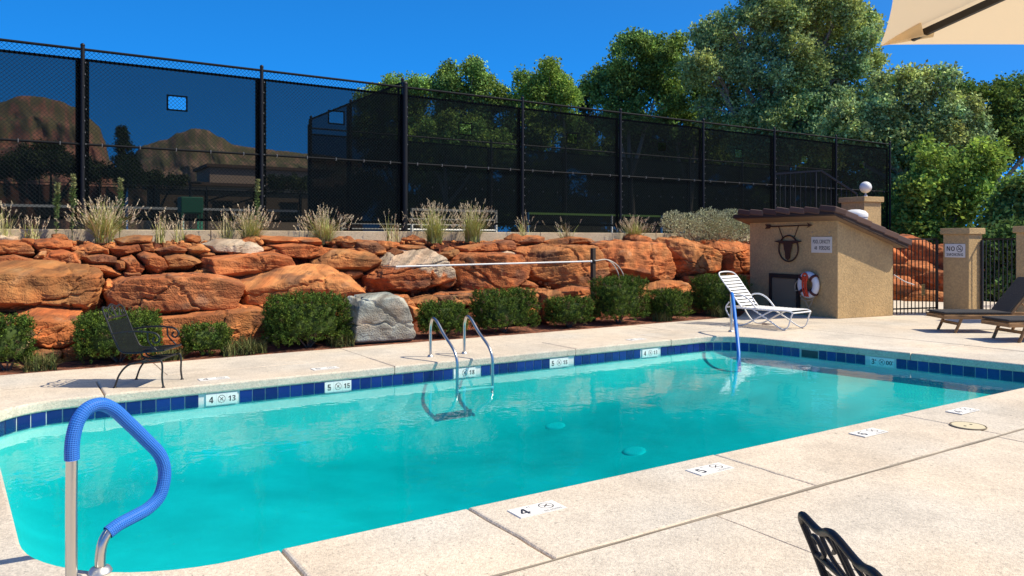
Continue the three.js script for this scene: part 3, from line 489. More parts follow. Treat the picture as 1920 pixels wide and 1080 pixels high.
{
  const zx = (px, z) => { const p = onZ(px, 420, z); return { x: p.x, z }; };
  net('court_net', 'green topped net on blue posts behind the fence near the hut', zx(990, -18.2), zx(1240, -18.2), 0.86, { post: plain(0.03, 0.18, 0.42, 0.5), band: plain(0.16, 0.32, 0.08, 0.6) });
  net('court_net', 'white framed net with three bars behind the thick fence post', zx(772, -17.4), zx(930, -17.4), 0.86, { post: M.white, band: M.white, low: true });
  net('court_net', 'low white barred net beside the white framed net', zx(640, -19.4), zx(880, -19.4), 0.55, { post: M.white, band: M.white, low: true });
  net('court_net', 'long grey topped net on the left court', zx(-60, -21.2), zx(560, -21.2), 0.90, { post: plain(0.1, 0.12, 0.12, 0.5), band: plain(0.5, 0.52, 0.52, 0.6) });
  const b = onZ(357, 400, -20.2), bin = thing('ball_cart', 'tall green court stand behind the fence', 'cart', [b.x, COURT, b.z]); const gm = plain(0.02, 0.16, 0.10, 0.6);
  for (const [x, z] of [[-0.22, -0.2], [0.22, -0.2], [-0.22, 0.2], [0.22, 0.2]]) part('leg', box(0.05, 1.1, 0.05, x, 0.55, z), gm, bin); part('basket', rbox(0.52, 0.4, 0.46, 0, 0.95, 0, 0.03), gm, bin); part('shelf', box(0.5, 0.03, 0.44, 0, 0.35, 0), gm, bin);
}

// ---------------------------------------------------------------- far country behind the courts
function butte(name, label, outline, depth, thick, s, col) {   // outline: px,py along the skyline, left to right
  seed(s); const n = 120, m = 40, pos = [], colr = [], idx = [];
  const sky = (px) => { let k = 0; while (k < outline.length - 2 && outline[k + 1][0] < px) k++; const [a, b] = [outline[k], outline[k + 1]], t = clamp((px - a[0]) / (b[0] - a[0])); return lerp(a[1], b[1], t * t * (3 - 2 * t)); };
  const x0 = outline[0][0], x1 = outline[outline.length - 1][0];
  for (let j = 0; j <= m; j++) for (let i = 0; i <= n; i++) {
    const px = lerp(x0, x1, i / n), t = j / m, top = at(px, sky(px), depth), base = at(px, 450, depth); const d = fbm(px * 0.02 + s, t * 3, s, 5) * 0.7; const steps = 5, ts = t * steps + d * 0.9, q = (Math.floor(ts) + sstep(0.25, 0.95, ts - Math.floor(ts))) / steps;
    const back = Math.pow(1 - t, 0.7); const y = lerp(base.y, top.y, clamp(q) * 0.55 + t * 0.45), p = at(px, 450, depth - back * thick + d * thick * 0.5 * (1 - t * 0.6));
    pos.push(p.x, y, p.z); const band = fbm(px * 0.01, y * 0.5, 3.3, 3), green = sstep(-0.02, 0.16, fbm(px * 0.09, t * 12, 9, 4) + (t > 0.72 ? 0.16 : -0.06)); const k = 1 + band * 0.9; colr.push(lerp(col[0] * k, 0.10, green * 0.75), lerp(col[1] * k, 0.12, green * 0.75), lerp(col[2] * k, 0.05, green * 0.75));
    if (i && j) { const a = (j - 1) * (n + 1) + i - 1, b = a + n + 1; idx.push(a, a + 1, b, a + 1, b + 1, b); }
  }
  const g = new THREE.BufferGeometry(); g.setAttribute('position', new THREE.Float32BufferAttribute(pos, 3)); g.setAttribute('color', new THREE.Float32BufferAttribute(colr, 3)); g.setIndex(idx); g.computeVertexNormals();
  structure(name, g, std({ vertexColors: true, color: 0xffffff, roughness: 1, side: THREE.DoubleSide }), label, 'hill');
}
butte('red_butte', 'large red rock hill with scrub on its crown seen through the fence', [[-260, 300], [-140, 235], [-60, 205], [0, 190], [40, 180], [75, 181], [110, 188], [140, 200], [165, 222], [185, 236], [196, 262], [206, 300], [230, 330]], 420, 70, 3, [0.27, 0.12, 0.08]);
butte('red_butte', 'smaller brown domed hill seen through the fence', [[240, 300], [270, 272], [310, 262], [335, 249], [362, 241], [385, 243], [412, 256], [440, 272], [500, 280], [580, 288], [680, 300]], 380, 60, 8, [0.27, 0.17, 0.11]);
{ // low building beyond the left court
  const a = at(300, 345, 62), b = at(640, 345, 70), L = Math.hypot(b.x - a.x, b.z - a.z), t = thing('lodge_building', 'low brown building with flat roofs beyond the left court', 'building', [a.x, COURT, a.z], Math.atan2(-(b.z - a.z), b.x - a.x)); const wm = plain(0.46, 0.33, 0.22, 0.9), rm = plain(0.10, 0.06, 0.04, 0.9);
  part('wall', box(L, 4.6, 8, L / 2, 2.3, -4), wm, t); part('upper_wall', box(L * 0.7, 1.7, 6, L * 0.62, 5.45, -4.5), plain(0.42, 0.31, 0.22, 0.9), t); part('roof', [box(L + 0.8, 0.25, 8.8, L / 2, 4.72, -4), box(L * 0.7 + 0.6, 0.25, 6.6, L * 0.62, 6.42, -4.5)], rm, t);
  for (let k = 0; k < 5; k++) { const w = part('window', box(1.5, 1.2, 0.1, 2 + k * L / 5.4, 2.7, 0.02), plain(0.03, 0.035, 0.04, 0.2), t); part('lintel', box(1.7, 0.1, 0.16, 2 + k * L / 5.4, 3.35, 0.02), rm, w); part('sill', box(1.7, 0.1, 0.16, 2 + k * L / 5.4, 2.05, 0.02), rm, w); }
  const l = at(357, 345, 45), lp = thing('light_pole', 'thin dark lamp pole standing behind the left court', 'lamp pole', [l.x, COURT, l.z]); part('pole', cyl(0.09, 0.07, 3.4, 0, 0, 0, 8), M.blackPaint, lp); part('lamp_head', rbox(0.7, 0.14, 0.3, 0.25, 3.45, 0, 0.04), M.blackPaint, lp);
}
// ---------------------------------------------------------------- plants
const leafMat = (r, g, b) => phys({ color: lin(r, g, b), roughness: 0.85, specularIntensity: 0.25, side: THREE.DoubleSide, vertexColors: true });
class Leaves {
  constructor() { this.p = []; this.n = []; this.c = []; }
  leaf(x, y, z, len, wid, dir, nrm, col) {   // a small folded leaf: two triangles about its midrib
    const side = dir.clone().cross(nrm).normalize(), tip = [x + dir.x * len, y + dir.y * len, z + dir.z * len], m = 0.45, lift = wid * 0.35;
    const a = [x + dir.x * len * m + side.x * wid + nrm.x * lift, y + dir.y * len * m + side.y * wid + nrm.y * lift, z + dir.z * len * m + side.z * wid + nrm.z * lift], b = [x + dir.x * len * m - side.x * wid + nrm.x * lift, y + dir.y * len * m - side.y * wid + nrm.y * lift, z + dir.z * len * m - side.z * wid + nrm.z * lift];
    this.p.push(x, y, z, ...a, ...tip, x, y, z, ...tip, ...b); for (let k = 0; k < 6; k++) { this.n.push(nrm.x, nrm.y, nrm.z); this.c.push(...col); }
  }
  build() { const g = new THREE.BufferGeometry(); g.setAttribute('position', new THREE.Float32BufferAttribute(this.p, 3)); g.setAttribute('color', new THREE.Float32BufferAttribute(this.c, 3)); g.computeVertexNormals(); return g; }
}
const rdir = () => { const z = rnd(-1, 1), a = rnd(0, 6.2832), r = Math.sqrt(1 - z * z); return V(r * Math.cos(a), z, r * Math.sin(a)); };
const bushMat = leafMat(1, 1, 1), barkMat = plain(0.10, 0.07, 0.05, 0.9), twigMat = plain(0.16, 0.11, 0.08, 0.9);
function bush(px0, px1, pyTop, pyBase, label, s, o = {}) {
  seed(s); const pc = (px0 + px1) / 2, z = o.z ?? -11.78, base = onZ(pc, pyBase, z), dep = depthOf(base), w = (px1 - px0) * dep / F / 1.02, top = at(pc, pyTop, dep).y, h = top, d = Math.min(w, 0.85) * 0.9;
  const t = thing('clipped_bush', label, 'bush', [base.x, -0.012, z], rnd(-0.3, 0.3), 'clipped bushes along the foot of the boulder wall'), L = new Leaves(), off = rnd(-40, 40), box_ = o.square ?? 0.42;
  const pw = 2.2 / box_, cube = () => { const u = rnd(-1, 1), v = rnd(-1, 1), f = Math.floor(rnd(0, 6)), g = f % 2 ? 1 : -1; return f < 2 ? V(g, u, v) : f < 4 ? V(u, g, v) : V(u, v, g); };
  const surf = (dir) => { const k = 1 / Math.pow(Math.abs(dir.x) ** pw + Math.abs(dir.y) ** pw + Math.abs(dir.z) ** pw, 1 / pw), x = dir.x * k, y = dir.y * k, zz = dir.z * k, q = 1 + 0.22 * fbm(x * 2.2 + off, y * 2.2, zz * 2.2, 3); return V(x * w / 2 * q, h * 0.52 + y * h * 0.48 * q, zz * d / 2 * q); };
  const n = Math.round(430 * (w * h + h * d + w * d) * 1.5);
  for (let i = 0; i < n; i++) {   // short upright sprigs set over the clipped form
    const dir = cube(); if (dir.y < -0.99) continue; const sp = surf(dir), q = (1 - Math.pow(rnd(), 1.6) * 0.30) * 0.975 + (rnd() < 0.05 ? rnd(0.03, 0.13) : 0); const cx = sp.x * q, cy = h * 0.52 + (sp.y - h * 0.52) * q, cz = sp.z * q; if (cy < h * 0.06 + rnd(0, 0.12) || fbm(cx * 5 + off, cy * 5, cz * 5, 2) < -0.24) continue;
    const out = V(sp.x / w, (sp.y - h * 0.5) / h, sp.z / d).normalize(), ax = out.clone().multiplyScalar(0.75).add(V(0, 0.75, 0)).add(rdir().multiplyScalar(0.45)).normalize(), len = rnd(0.05, 0.13), tone = rnd(0.55, 1.35), yel = rnd(0, 1), old = rnd() < 0.045;
    for (let j = 0; j < 24; j++) { const f = rnd(-0.5, 0.5), ld = rdir().add(ax.clone().multiplyScalar(0.9)).normalize(), k = tone * rnd(0.6, 1.5) * (0.8 + 0.4 * (f + 0.5)); L.leaf(cx + ax.x * len * f + rnd(-0.016, 0.016), cy + ax.y * len * f + rnd(-0.016, 0.016), cz + ax.z * len * f + rnd(-0.016, 0.016), rnd(0.020, 0.036), rnd(0.005, 0.008), ld, rdir().add(out).normalize(), old ? [0.16 * k, 0.12 * k, 0.06 * k] : [(0.048 + 0.055 * yel) * k, (0.100 + 0.045 * yel) * k, 0.019 * k]); }
  }
  part('foliage', L.build(), bushMat, t);
  const cg = ico(12).clone(), cp = cg.attributes.position; for (let i = 0; i < cp.count; i++) { const sp = surf(V(cp.getX(i), cp.getY(i), cp.getZ(i))); cp.setXYZ(i, sp.x * 0.66, h * 0.52 + (sp.y - h * 0.52) * 0.62, sp.z * 0.66); } cg.computeVertexNormals(); part('inner_foliage', cg, plain(0.055, 0.09, 0.018, 1), t);
  const st = []; for (let k = 0; k < 7; k++) { const a = rnd(0, 6.28); st.push(taper([V(Math.cos(a) * 0.03, 0, Math.sin(a) * 0.03), V(Math.cos(a) * w * 0.2, h * 0.25, Math.sin(a) * d * 0.2), V(Math.cos(a) * w * 0.3, h * 0.5, Math.sin(a) * d * 0.3)], [0.014, 0.01, 0.006], 5)); } part('stem', st, twigMat, t);
}
bush(-30, 56, 592, 700, 'leafy clipped bush left of the black iron patio chair, by itself', 11, { square: 0.5 });
bush(152, 296, 583, 690, 'clipped bush directly behind the black iron patio chair', 12, { square: 0.4 });
bush(343, 428, 608, 676, 'small round bush right of the black iron patio chair', 13, { square: 0.5 });
bush(498, 656, 551, 660, 'widest dark green bush, beside the grey boulder', 14, { square: 0.45 });
bush(784, 876, 566, 636, 'rounded bush between the grey boulder and the pool ladder', 15, { square: 0.6 });
bush(887, 1004, 543, 628, 'boxy clipped bush just right of the pool ladder', 16, { square: 0.35 });
bush(1027, 1106, 558, 618, 'low square bush left of the tallest bush at the hose post', 17, { square: 0.35 });
bush(1107, 1214, 519, 610, 'tallest clipped bush, in front of the hose post', 18, { square: 0.35 });
bush(1214, 1292, 543, 603, 'low boxy bush right of the tallest bush', 19, { square: 0.4 });
bush(1294, 1402, 516, 592, 'dark clipped bush behind the white chaise longue', 20, { square: 0.45, z: -11.95 });

// ornamental grass and weeds along the top of the bank
const bladeMat = leafMat(1, 1, 1);
function blades(L, n, h, spread, col, o = {}) {
  for (let i = 0; i < n; i++) {
    const a = rnd(0, 6.283), lean = Math.pow(rnd(), 0.8) * spread, hh = h * rnd(0.45, 1.0) * (1 - 0.25 * lean / spread), bx = rnd(-1, 1) * (o.base ?? 0.07), bz = rnd(-1, 1) * (o.base ?? 0.07), w = rnd(0.005, 0.010) * (o.wide ?? 1), k = rnd(0.7, 1.3), seg = 4; let q = null; const sx = -Math.sin(a) * w, sz = Math.cos(a) * w, c = col(k);
    for (let j = 0; j <= seg; j++) { const t = j / seg, r = lean * t * t, y = hh * (t - 0.15 * t * t * lean / Math.max(0.1, h)), p = [bx + Math.cos(a) * r, y, bz + Math.sin(a) * r], ww = 1 - t * 0.85; const l = [p[0] - sx * ww, p[1], p[2] - sz * ww], rr = [p[0] + sx * ww, p[1], p[2] + sz * ww]; if (q) { L.p.push(...q[0], ...q[1], ...rr, ...q[0], ...rr, ...l); for (let m = 0; m < 6; m++) L.c.push(...c); } q = [l, rr]; }
    if (o.heads && rnd() < o.heads) { const t = 1, r = lean, y = hh * (1 - 0.15 * lean / Math.max(0.1, h)), dx = Math.cos(a) * (0.35 + lean), dz = Math.sin(a) * (0.35 + lean), hl = rnd(0.08, 0.16); for (let m = 0; m < 9; m++) { const f = m / 9; o.H.leaf(bx + Math.cos(a) * r + dx * hl * f * 0.6, y + hl * f * 0.8, bz + Math.sin(a) * r + dz * hl * f * 0.6, 0.032, 0.006, rdir().add(V(dx, 1.4, dz)).normalize(), rdir(), [0.66 * k, 0.54 * k, 0.36 * k]); } }
  }
}
function grass(px, pyBase, pyTop, wpx, label, s, kind = 0) {
  seed(s); const z = -14.55 + rnd(-0.12, 0.15), b = onZ(px, pyBase, z), dep = depthOf(b), h = (pyBase - pyTop) * dep / F, sp = wpx / 2 * dep / F; const t = thing('grass_tuft', label, 'grass', [b.x, Math.min(b.y, 1.60), z], 0, 'grass tufts along the top of the bank'), L = new Leaves(), H = new Leaves();
  const hh = h + (b.y - Math.min(b.y, 1.6)); const green = (k) => [0.40 * k, 0.43 * k, 0.13 * k], straw = (k) => [0.62 * k, 0.54 * k, 0.29 * k], mix = (k) => (rnd() < (kind === 1 ? 0.75 : 0.5) ? green(k) : straw(k));
  blades(L, kind === 2 ? 50 : 330, hh * (kind === 2 ? 0.95 : 0.88), sp, mix, { heads: kind === 2 ? 0.3 : 0.42, H, base: Math.min(0.12, sp * 0.4) }); if (kind !== 2) blades(L, 200, hh * 0.5, sp * 0.7, green, { base: 0.12 });
  part('blades', L.build(), bladeMat, t).userData.kind = 'stuff'; if (H.p.length) part('seed_heads', H.build(), bladeMat, t).userData.kind = 'stuff';
}
grass(195, 452, 352, 130, 'largest pale grass tuft with fanned seed heads, next to a fence post', 31); grass(8, 455, 375, 60, 'slender green grass tuft above the biggest orange slab', 32, 2); grass(60, 450, 400, 70, 'sparse drooping grass left of the tall leafy weed', 33, 2);
grass(337, 456, 405, 46, 'small thin tuft left of the cream flat stone', 34, 2); grass(470, 450, 372, 80, 'upright tuft right above the cream flat stone', 35); grass(607, 458, 380, 105, 'round pale tuft with dense seed heads between two fence posts', 36); grass(735, 450, 396, 52, 'thin sparse tuft just left of the thick fence post', 37, 2);
grass(815, 456, 368, 100, 'greenest tall tuft just right of the thick fence post', 38, 1); grass(886, 452, 366, 84, 'green tuft with tall plumes beside the white framed net', 39, 1); grass(982, 446, 398, 56, 'wispy tuft in front of the left blue net post', 40, 2); grass(1060, 442, 404, 90, 'low wispy tuft in front of the green topped net', 41, 2); grass(1190, 450, 398, 76, 'green tuft left of the silvery shrub', 42, 1); grass(425, 452, 390, 50, 'few bent stalks left of the upright tuft', 43, 2); grass(300, 445, 385, 40, 'stray thin stalks right of the largest tuft', 44, 2);
function weed(px, pyBase, pyTop, label, s) { seed(s); const z = -14.6, b = onZ(px, pyBase, z), dep = depthOf(b), h = (pyBase - pyTop) * dep / F, t = thing('leafy_weed', label, 'weed', [b.x, Math.min(1.6, b.y), z], 0, 'tall weeds along the fence'), L = new Leaves(); part('stalk', taper([V(0, 0, 0), V(0.01, h * 0.5, 0), V(0.02, h, 0)], [0.008, 0.006, 0.003], 5), plain(0.16, 0.18, 0.07, 0.9), t); for (let i = 0; i < 420; i++) { const f = Math.sqrt(rnd(0.03, 1)), a = rnd(0, 6.28), r = 0.13 * (f > 0.55 ? 1.05 - f * 0.55 : 0.45), d = V(Math.cos(a), rnd(0.1, 0.9), Math.sin(a)).normalize(), k = rnd(0.7, 1.3); L.leaf(0.02 * f, h * f, 0, r * rnd(0.5, 1), 0.009, d, rdir(), f > 0.8 ? [0.26 * k, 0.28 * k, 0.12 * k] : [0.12 * k, 0.18 * k, 0.06 * k]); } part('leaves', L.build(), bladeMat, t); }
weed(105, 448, 336, 'tall leafy weed left of the largest grass tuft', 51); weed(224, 446, 326, 'tallest flowering weed rising out of the largest grass tuft', 52); weed(135, 446, 318, 'pale topped weed in front of the first fence post', 53); weed(481, 446, 328, 'pale topped weed in front of the second fence post', 54);
function shrub(label, s, lobes, z, colA, n, leaf, name = 'shrub', y0 = 1.58) { seed(s); const c0 = onZ(lobes[0][0], lobes[0][1], z), t = thing(name, label, 'shrub', [c0.x, y0, z]), L = new Leaves(), st = []; for (const [px, py, rx] of lobes) { const c = onZ(px, py, z + rnd(-0.15, 0.15)), r = rx * depthOf(c) / F; c.x -= c0.x; c.y -= y0; c.z -= z; st.push(taper([V(c.x * 0.6, 0, c.z * 0.6), V(c.x * 0.9, c.y * 0.5, c.z), V(c.x, c.y, c.z)], [0.02, 0.014, 0.006], 5)); for (let i = 0; i < n * r * r * 10; i++) { const d = rdir(), q = r * (1 - Math.pow(rnd(), 2.5) * 0.7) * (1 + 0.35 * fbm(d.x * 2 + px, d.y * 2, d.z * 2, 2)), k = rnd(0.6, 1.35), y = c.y + d.y * q * 0.9; if (y < 0) continue; L.leaf(c.x + d.x * q, y, c.z + d.z * q, leaf * rnd(0.6, 1.2), leaf * 0.25, rdir().add(V(0, 0.8, 0)).add(d).normalize(), rdir(), colA.map((v) => v * k)); } } part('foliage', L.build(), bushMat, t); part('stem', st, twigMat, t); return t; }
shrub('silvery green shrub on the bank beside the hut roof', 61, [[1330, 421, 34], [1262, 418, 24], [1290, 424, 28], [1372, 424, 36], [1400, 434, 30], [1350, 438, 32]], -14.3, [0.44, 0.45, 0.27], 1100, 0.05, 'sage_shrub');
for (const [px, py, r, s, where] of [[445, 655, 26, 1, 'beside the small round bush'], [75, 690, 24, 2, 'below the lowest left boulders'], [1240, 596, 14, 3, 'between the two low boxy bushes'], [1350, 590, 18, 4, 'at the foot of the dark bush by the chaise'], [640, 640, 20, 5, 'at the grey boulder side of the widest bush'], [320, 680, 18, 6, 'between the iron chair and the small round bush'], [478, 652, 18, 7, 'at the chair side of the widest bush']]) { seed(70 + s); const b = onZ(px, py + r, -11.62), L = new Leaves(), t = thing('ground_weed', `dry low weeds ${where}`, 'weeds', [b.x, -0.012, -11.62], 0, 'low weeds along the deck edge'); blades(L, 260, r * 1.7 * depthOf(b) / F, r * 1.5 * depthOf(b) / F, (k) => (rnd() < 0.5 ? [0.17 * k, 0.16 * k, 0.06 * k] : [0.10 * k, 0.13 * k, 0.04 * k]), { base: r * depthOf(b) / F * 1.1 }); part('blades', L.build(), bladeMat, t); }

// ---------------------------------------------------------------- trees
const leafCluster = (n, R, len, s) => { seed(s); const L = new Leaves(); for (let i = 0; i < n; i++) { const d = rdir(), q = R * Math.cbrt(rnd()), k = rnd(0.40, 1.80); L.leaf(d.x * q, d.y * q * 0.8, d.z * q, len * rnd(0.7, 1.2), len * 0.36, rdir().add(V(0, -0.5, 0)).normalize(), rdir().add(V(0, 0.8, 0)).normalize(), [k, k, k]); } return L.build(); };
const clusterGeos = [leafCluster(24, 0.36, 0.150, 201), leafCluster(24, 0.38, 0.145, 202), leafCluster(21, 0.42, 0.155, 203)];
const treeLeaf = phys({ color: 0xffffff, vertexColors: true, roughness: 0.9, specularIntensity: 0.2, transmission: 0.35, thickness: 0, side: THREE.DoubleSide });
const paleBark = plain(0.34, 0.30, 0.25, 0.9), darkBark = plain(0.09, 0.07, 0.055, 0.95);
// lobes: [px, py, radius px, distance offset]; the crown is built round those centres
function tree(name, label, s, depth, lobes, col, o = {}) {
  seed(s); const root = o.root ?? lobes[0][0], b0 = at(root, 450, depth), by = o.y ?? COURT, t = thing(name, label, 'tree', [b0.x, by, b0.z], 0, o.group ?? 'trees behind the court'), inv = V(b0.x, by, b0.z);
  const blobs = []; for (const [px, py, r, dz = 0] of lobes) { const c = at(px, py, depth + dz).sub(inv), R = r * (depth + dz) / F; const k = Math.max(5, Math.round(R * R * 3.2)); blobs.push([c, R * 0.72, c]); for (let i = 0; i < k; i++) { const d = rdir(); d.y = d.y * 0.8 + 0.15; blobs.push([c.clone().add(d.multiplyScalar(R * rnd(0.55, 0.86))), R * rnd(0.20, 0.36), c]); } }
  const mats = [], cols = [], q = new THREE.Quaternion(), m = new THREE.Matrix4();
  blobs.forEach(([c, R], bi) => { const n = Math.round((o.dense ?? 1) * (R > 1.2 ? R * R * 36 : R * R * 95 + 7)), hue = rnd(-1, 1), br = rnd(0.85, 1.18); for (let i = 0; i < n; i++) { const d = rdir(), r = R * (1 - Math.pow(rnd(), 1.8) * 0.55); const p = c.clone().add(V(d.x * r, d.y * r * 0.88, d.z * r)); if (p.y < (o.minY ?? 0.3)) continue; q.setFromAxisAngle(rdir(), rnd(0, 3.1)); const sc = rnd(0.7, 1.25) * (o.leaf ?? 1); mats.push(m.compose(p, q, V(sc, sc, sc)).clone()); const k = br * rnd(0.8, 1.2), yl = hue * 0.22 + rnd(-0.12, 0.12); cols.push([col[0] * k * (1 + yl), col[1] * k * (1 + yl * 0.4), col[2] * k * (1 - yl * 0.5)]); } });
  const crown = shade(new THREE.InstancedMesh(clusterGeos[s % 3], treeLeaf, mats.length)); const cc = new THREE.Color(); mats.forEach((x, i) => { crown.setMatrixAt(i, x); crown.setColorAt(i, cc.setRGB(...cols[i])); }); crown.name = 'crown'; crown.userData.kind = 'stuff'; t.add(crown);
  const hi = blobs.reduce((a, [c]) => Math.max(a, c.y), 0), tr = o.trunk ?? 0.22, fork = V(rnd(-0.3, 0.3), hi * 0.30, rnd(-0.3, 0.3)), mat = o.bark ?? paleBark; part('trunk', taper([V(0, -0.1, 0), V(rnd(-0.1, 0.1), fork.y * 0.5, 0), fork], [tr, tr * 0.85, tr * 0.7], 9), mat, t);
  const limbs = []; blobs.forEach(([c, R, main], i) => { if (i && main !== c && rnd() > 0.35) { const a = main.clone().lerp(fork, 0.25), mid = a.clone().lerp(c, 0.5).add(V(rnd(-0.2, 0.2), rnd(0, 0.3), rnd(-0.2, 0.2))); limbs.push(taper([a, mid, c], [tr * 0.18, tr * 0.13, tr * 0.05], 5)); } else if (main === c) { const mid = fork.clone().lerp(c, 0.5).add(V(rnd(-0.4, 0.4), rnd(-0.2, 0.4), rnd(-0.4, 0.4))); limbs.push(taper([fork, mid, c], [tr * 0.55, tr * 0.38, tr * 0.16], 7)); } }); if (o.twigs) blobs.forEach(([c, R]) => { for (let i = 0; i < o.twigs; i++) { const d = rdir(), e = c.clone().addScaledVector(d, R * rnd(0.8, 1.1)), mid = c.clone().addScaledVector(d, R * 0.5).add(V(rnd(-0.1, 0.1), rnd(-0.1, 0.15), rnd(-0.1, 0.1))); limbs.push(taper([c, mid, e], [0.035, 0.024, 0.010], 4)); } }); part('limb', limbs, mat, t); return t;
}
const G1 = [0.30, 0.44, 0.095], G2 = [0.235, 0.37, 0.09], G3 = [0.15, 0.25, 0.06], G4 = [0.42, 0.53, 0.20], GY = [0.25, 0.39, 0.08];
tree('cottonwood_tree', 'small rounded tree peeking over the fence, left end of the tree row', 401, 46, [[748, 172, 48], [705, 190, 42], [795, 175, 40], [750, 240, 70], [690, 250, 50]], G1);
tree('cottonwood_tree', 'dark round topped tree over the middle of the fence, with a notch on its right', 402, 44, [[875, 156, 58], [838, 165, 44], [922, 182, 44], [870, 220, 60], [840, 270, 60], [930, 260, 60]], G2);
tree('cottonwood_tree', 'neatly round tree standing alone left of the dark gap', 403, 44, [[1022, 166, 56], [985, 182, 48], [1055, 182, 46], [1020, 240, 64]], G1);
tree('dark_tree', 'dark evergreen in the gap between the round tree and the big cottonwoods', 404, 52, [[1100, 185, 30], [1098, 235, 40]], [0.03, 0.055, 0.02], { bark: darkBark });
tree('cottonwood_tree', 'broad dark green tree left of the tallest tree', 405, 40, [[1185, 116, 66], [1152, 160, 56], [1245, 130, 66], [1215, 200, 70], [1150, 225, 44]], G2);
tree('cottonwood_tree', 'tallest tree with pale bare twigs, its top cut by the picture edge', 406, 37, [[1480, 20, 92], [1390, 70, 74], [1560, 30, 84], [1600, 110, 66], [1330, 130, 60], [1450, 140, 90], [1540, 170, 84], [1370, 205, 70], [1480, 235, 80], [1340, 75, 46], [1440, 265, 80], [1560, 265, 70], [1635, 175, 50], [1620, 60, 40]], G4, { trunk: 0.34, dense: 0.9, twigs: 3 });
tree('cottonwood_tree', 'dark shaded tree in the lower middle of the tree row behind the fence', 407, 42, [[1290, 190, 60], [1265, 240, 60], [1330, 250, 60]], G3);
tree('cottonwood_tree', 'yellow green tree behind the end of the fence', 408, 31, [[1690, 190, 66], [1745, 160, 46], [1660, 260, 70], [1740, 250, 76], [1615, 265, 60], [1580, 240, 50], [1640, 215, 50], [1700, 330, 80], [1790, 215, 50], [1820, 275, 60]], G4, { root: 1700, twigs: 1 });
tree('cottonwood_tree', 'dark tree below the canvas umbrella at the right edge', 409, 33, [[1850, 200, 62], [1800, 190, 46], [1910, 175, 50], [1890, 260, 70], [1945, 250, 60]], G3, { root: 1880 });
tree('bushy_tree', 'bright green bushy tree directly behind the gate pillars', 410, 27, [[1765, 320, 70], [1710, 370, 60], [1820, 355, 66], [1770, 410, 76], [1700, 430, 50], [1850, 300, 40]], GY, { root: 1770, trunk: 0.14, y: 0 });
tree('bushy_tree', 'lower olive tree right of the bright bushy tree', 411, 25, [[1890, 400, 56], [1925, 360, 50], [1870, 440, 40]], G2, { root: 1905, trunk: 0.14, y: 0 });
tree('hedge_tree', 'dense dark hedge behind the iron fence right of the no smoking pillar', 412, 22, [[1860, 470, 46], [1900, 470, 50], [1870, 530, 52], [1925, 530, 50], [1840, 560, 40], [1900, 575, 46]], G3, { root: 1880, trunk: 0.10, y: 0, minY: 0.02 });
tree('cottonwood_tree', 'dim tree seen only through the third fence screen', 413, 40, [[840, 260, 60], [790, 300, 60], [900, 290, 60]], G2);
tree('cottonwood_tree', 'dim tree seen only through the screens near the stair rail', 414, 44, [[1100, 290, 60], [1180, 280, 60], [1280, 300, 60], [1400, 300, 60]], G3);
tree('juniper_tree', 'pointed dark juniper behind the left court, between the two hills', 415, 58, [[230, 275, 14], [229, 255, 7], [228, 245, 4], [232, 305, 26], [245, 330, 36]], [0.04, 0.07, 0.03], { bark: darkBark, leaf: 0.9, dense: 1.5 });
tree('juniper_tree', 'wide dark scrub tree below the large red hill', 416, 58, [[95, 300, 40], [40, 310, 44], [150, 315, 36], [-20, 315, 44], [180, 325, 30]], [0.05, 0.075, 0.03], { bark: darkBark });
tree('juniper_tree', 'low dark scrub in front of the brown building', 417, 60, [[290, 335, 22], [330, 340, 20], [520, 345, 22], [560, 345, 22]], [0.05, 0.075, 0.03], { bark: darkBark });
// dense row beyond the far fence, seen through the screens
[[760, 300, 'first'], [880, 310, 'second'], [1000, 310, 'third'], [1120, 315, 'fourth'], [1240, 315, 'fifth'], [1360, 320, 'sixth'], [1480, 325, 'seventh'], [1600, 330, 'eighth'], [1700, 345, 'ninth']].forEach(([px, py, n], k) => tree('screen_tree', `dark low tree behind the far screened fence, ${n} from the fence corner`, 430 + k, 44, [[px, py, 70], [px - 50, py + 70, 62], [px + 50, py + 70, 62], [px, py + 110, 60]], G3, { minY: 0.0 }));
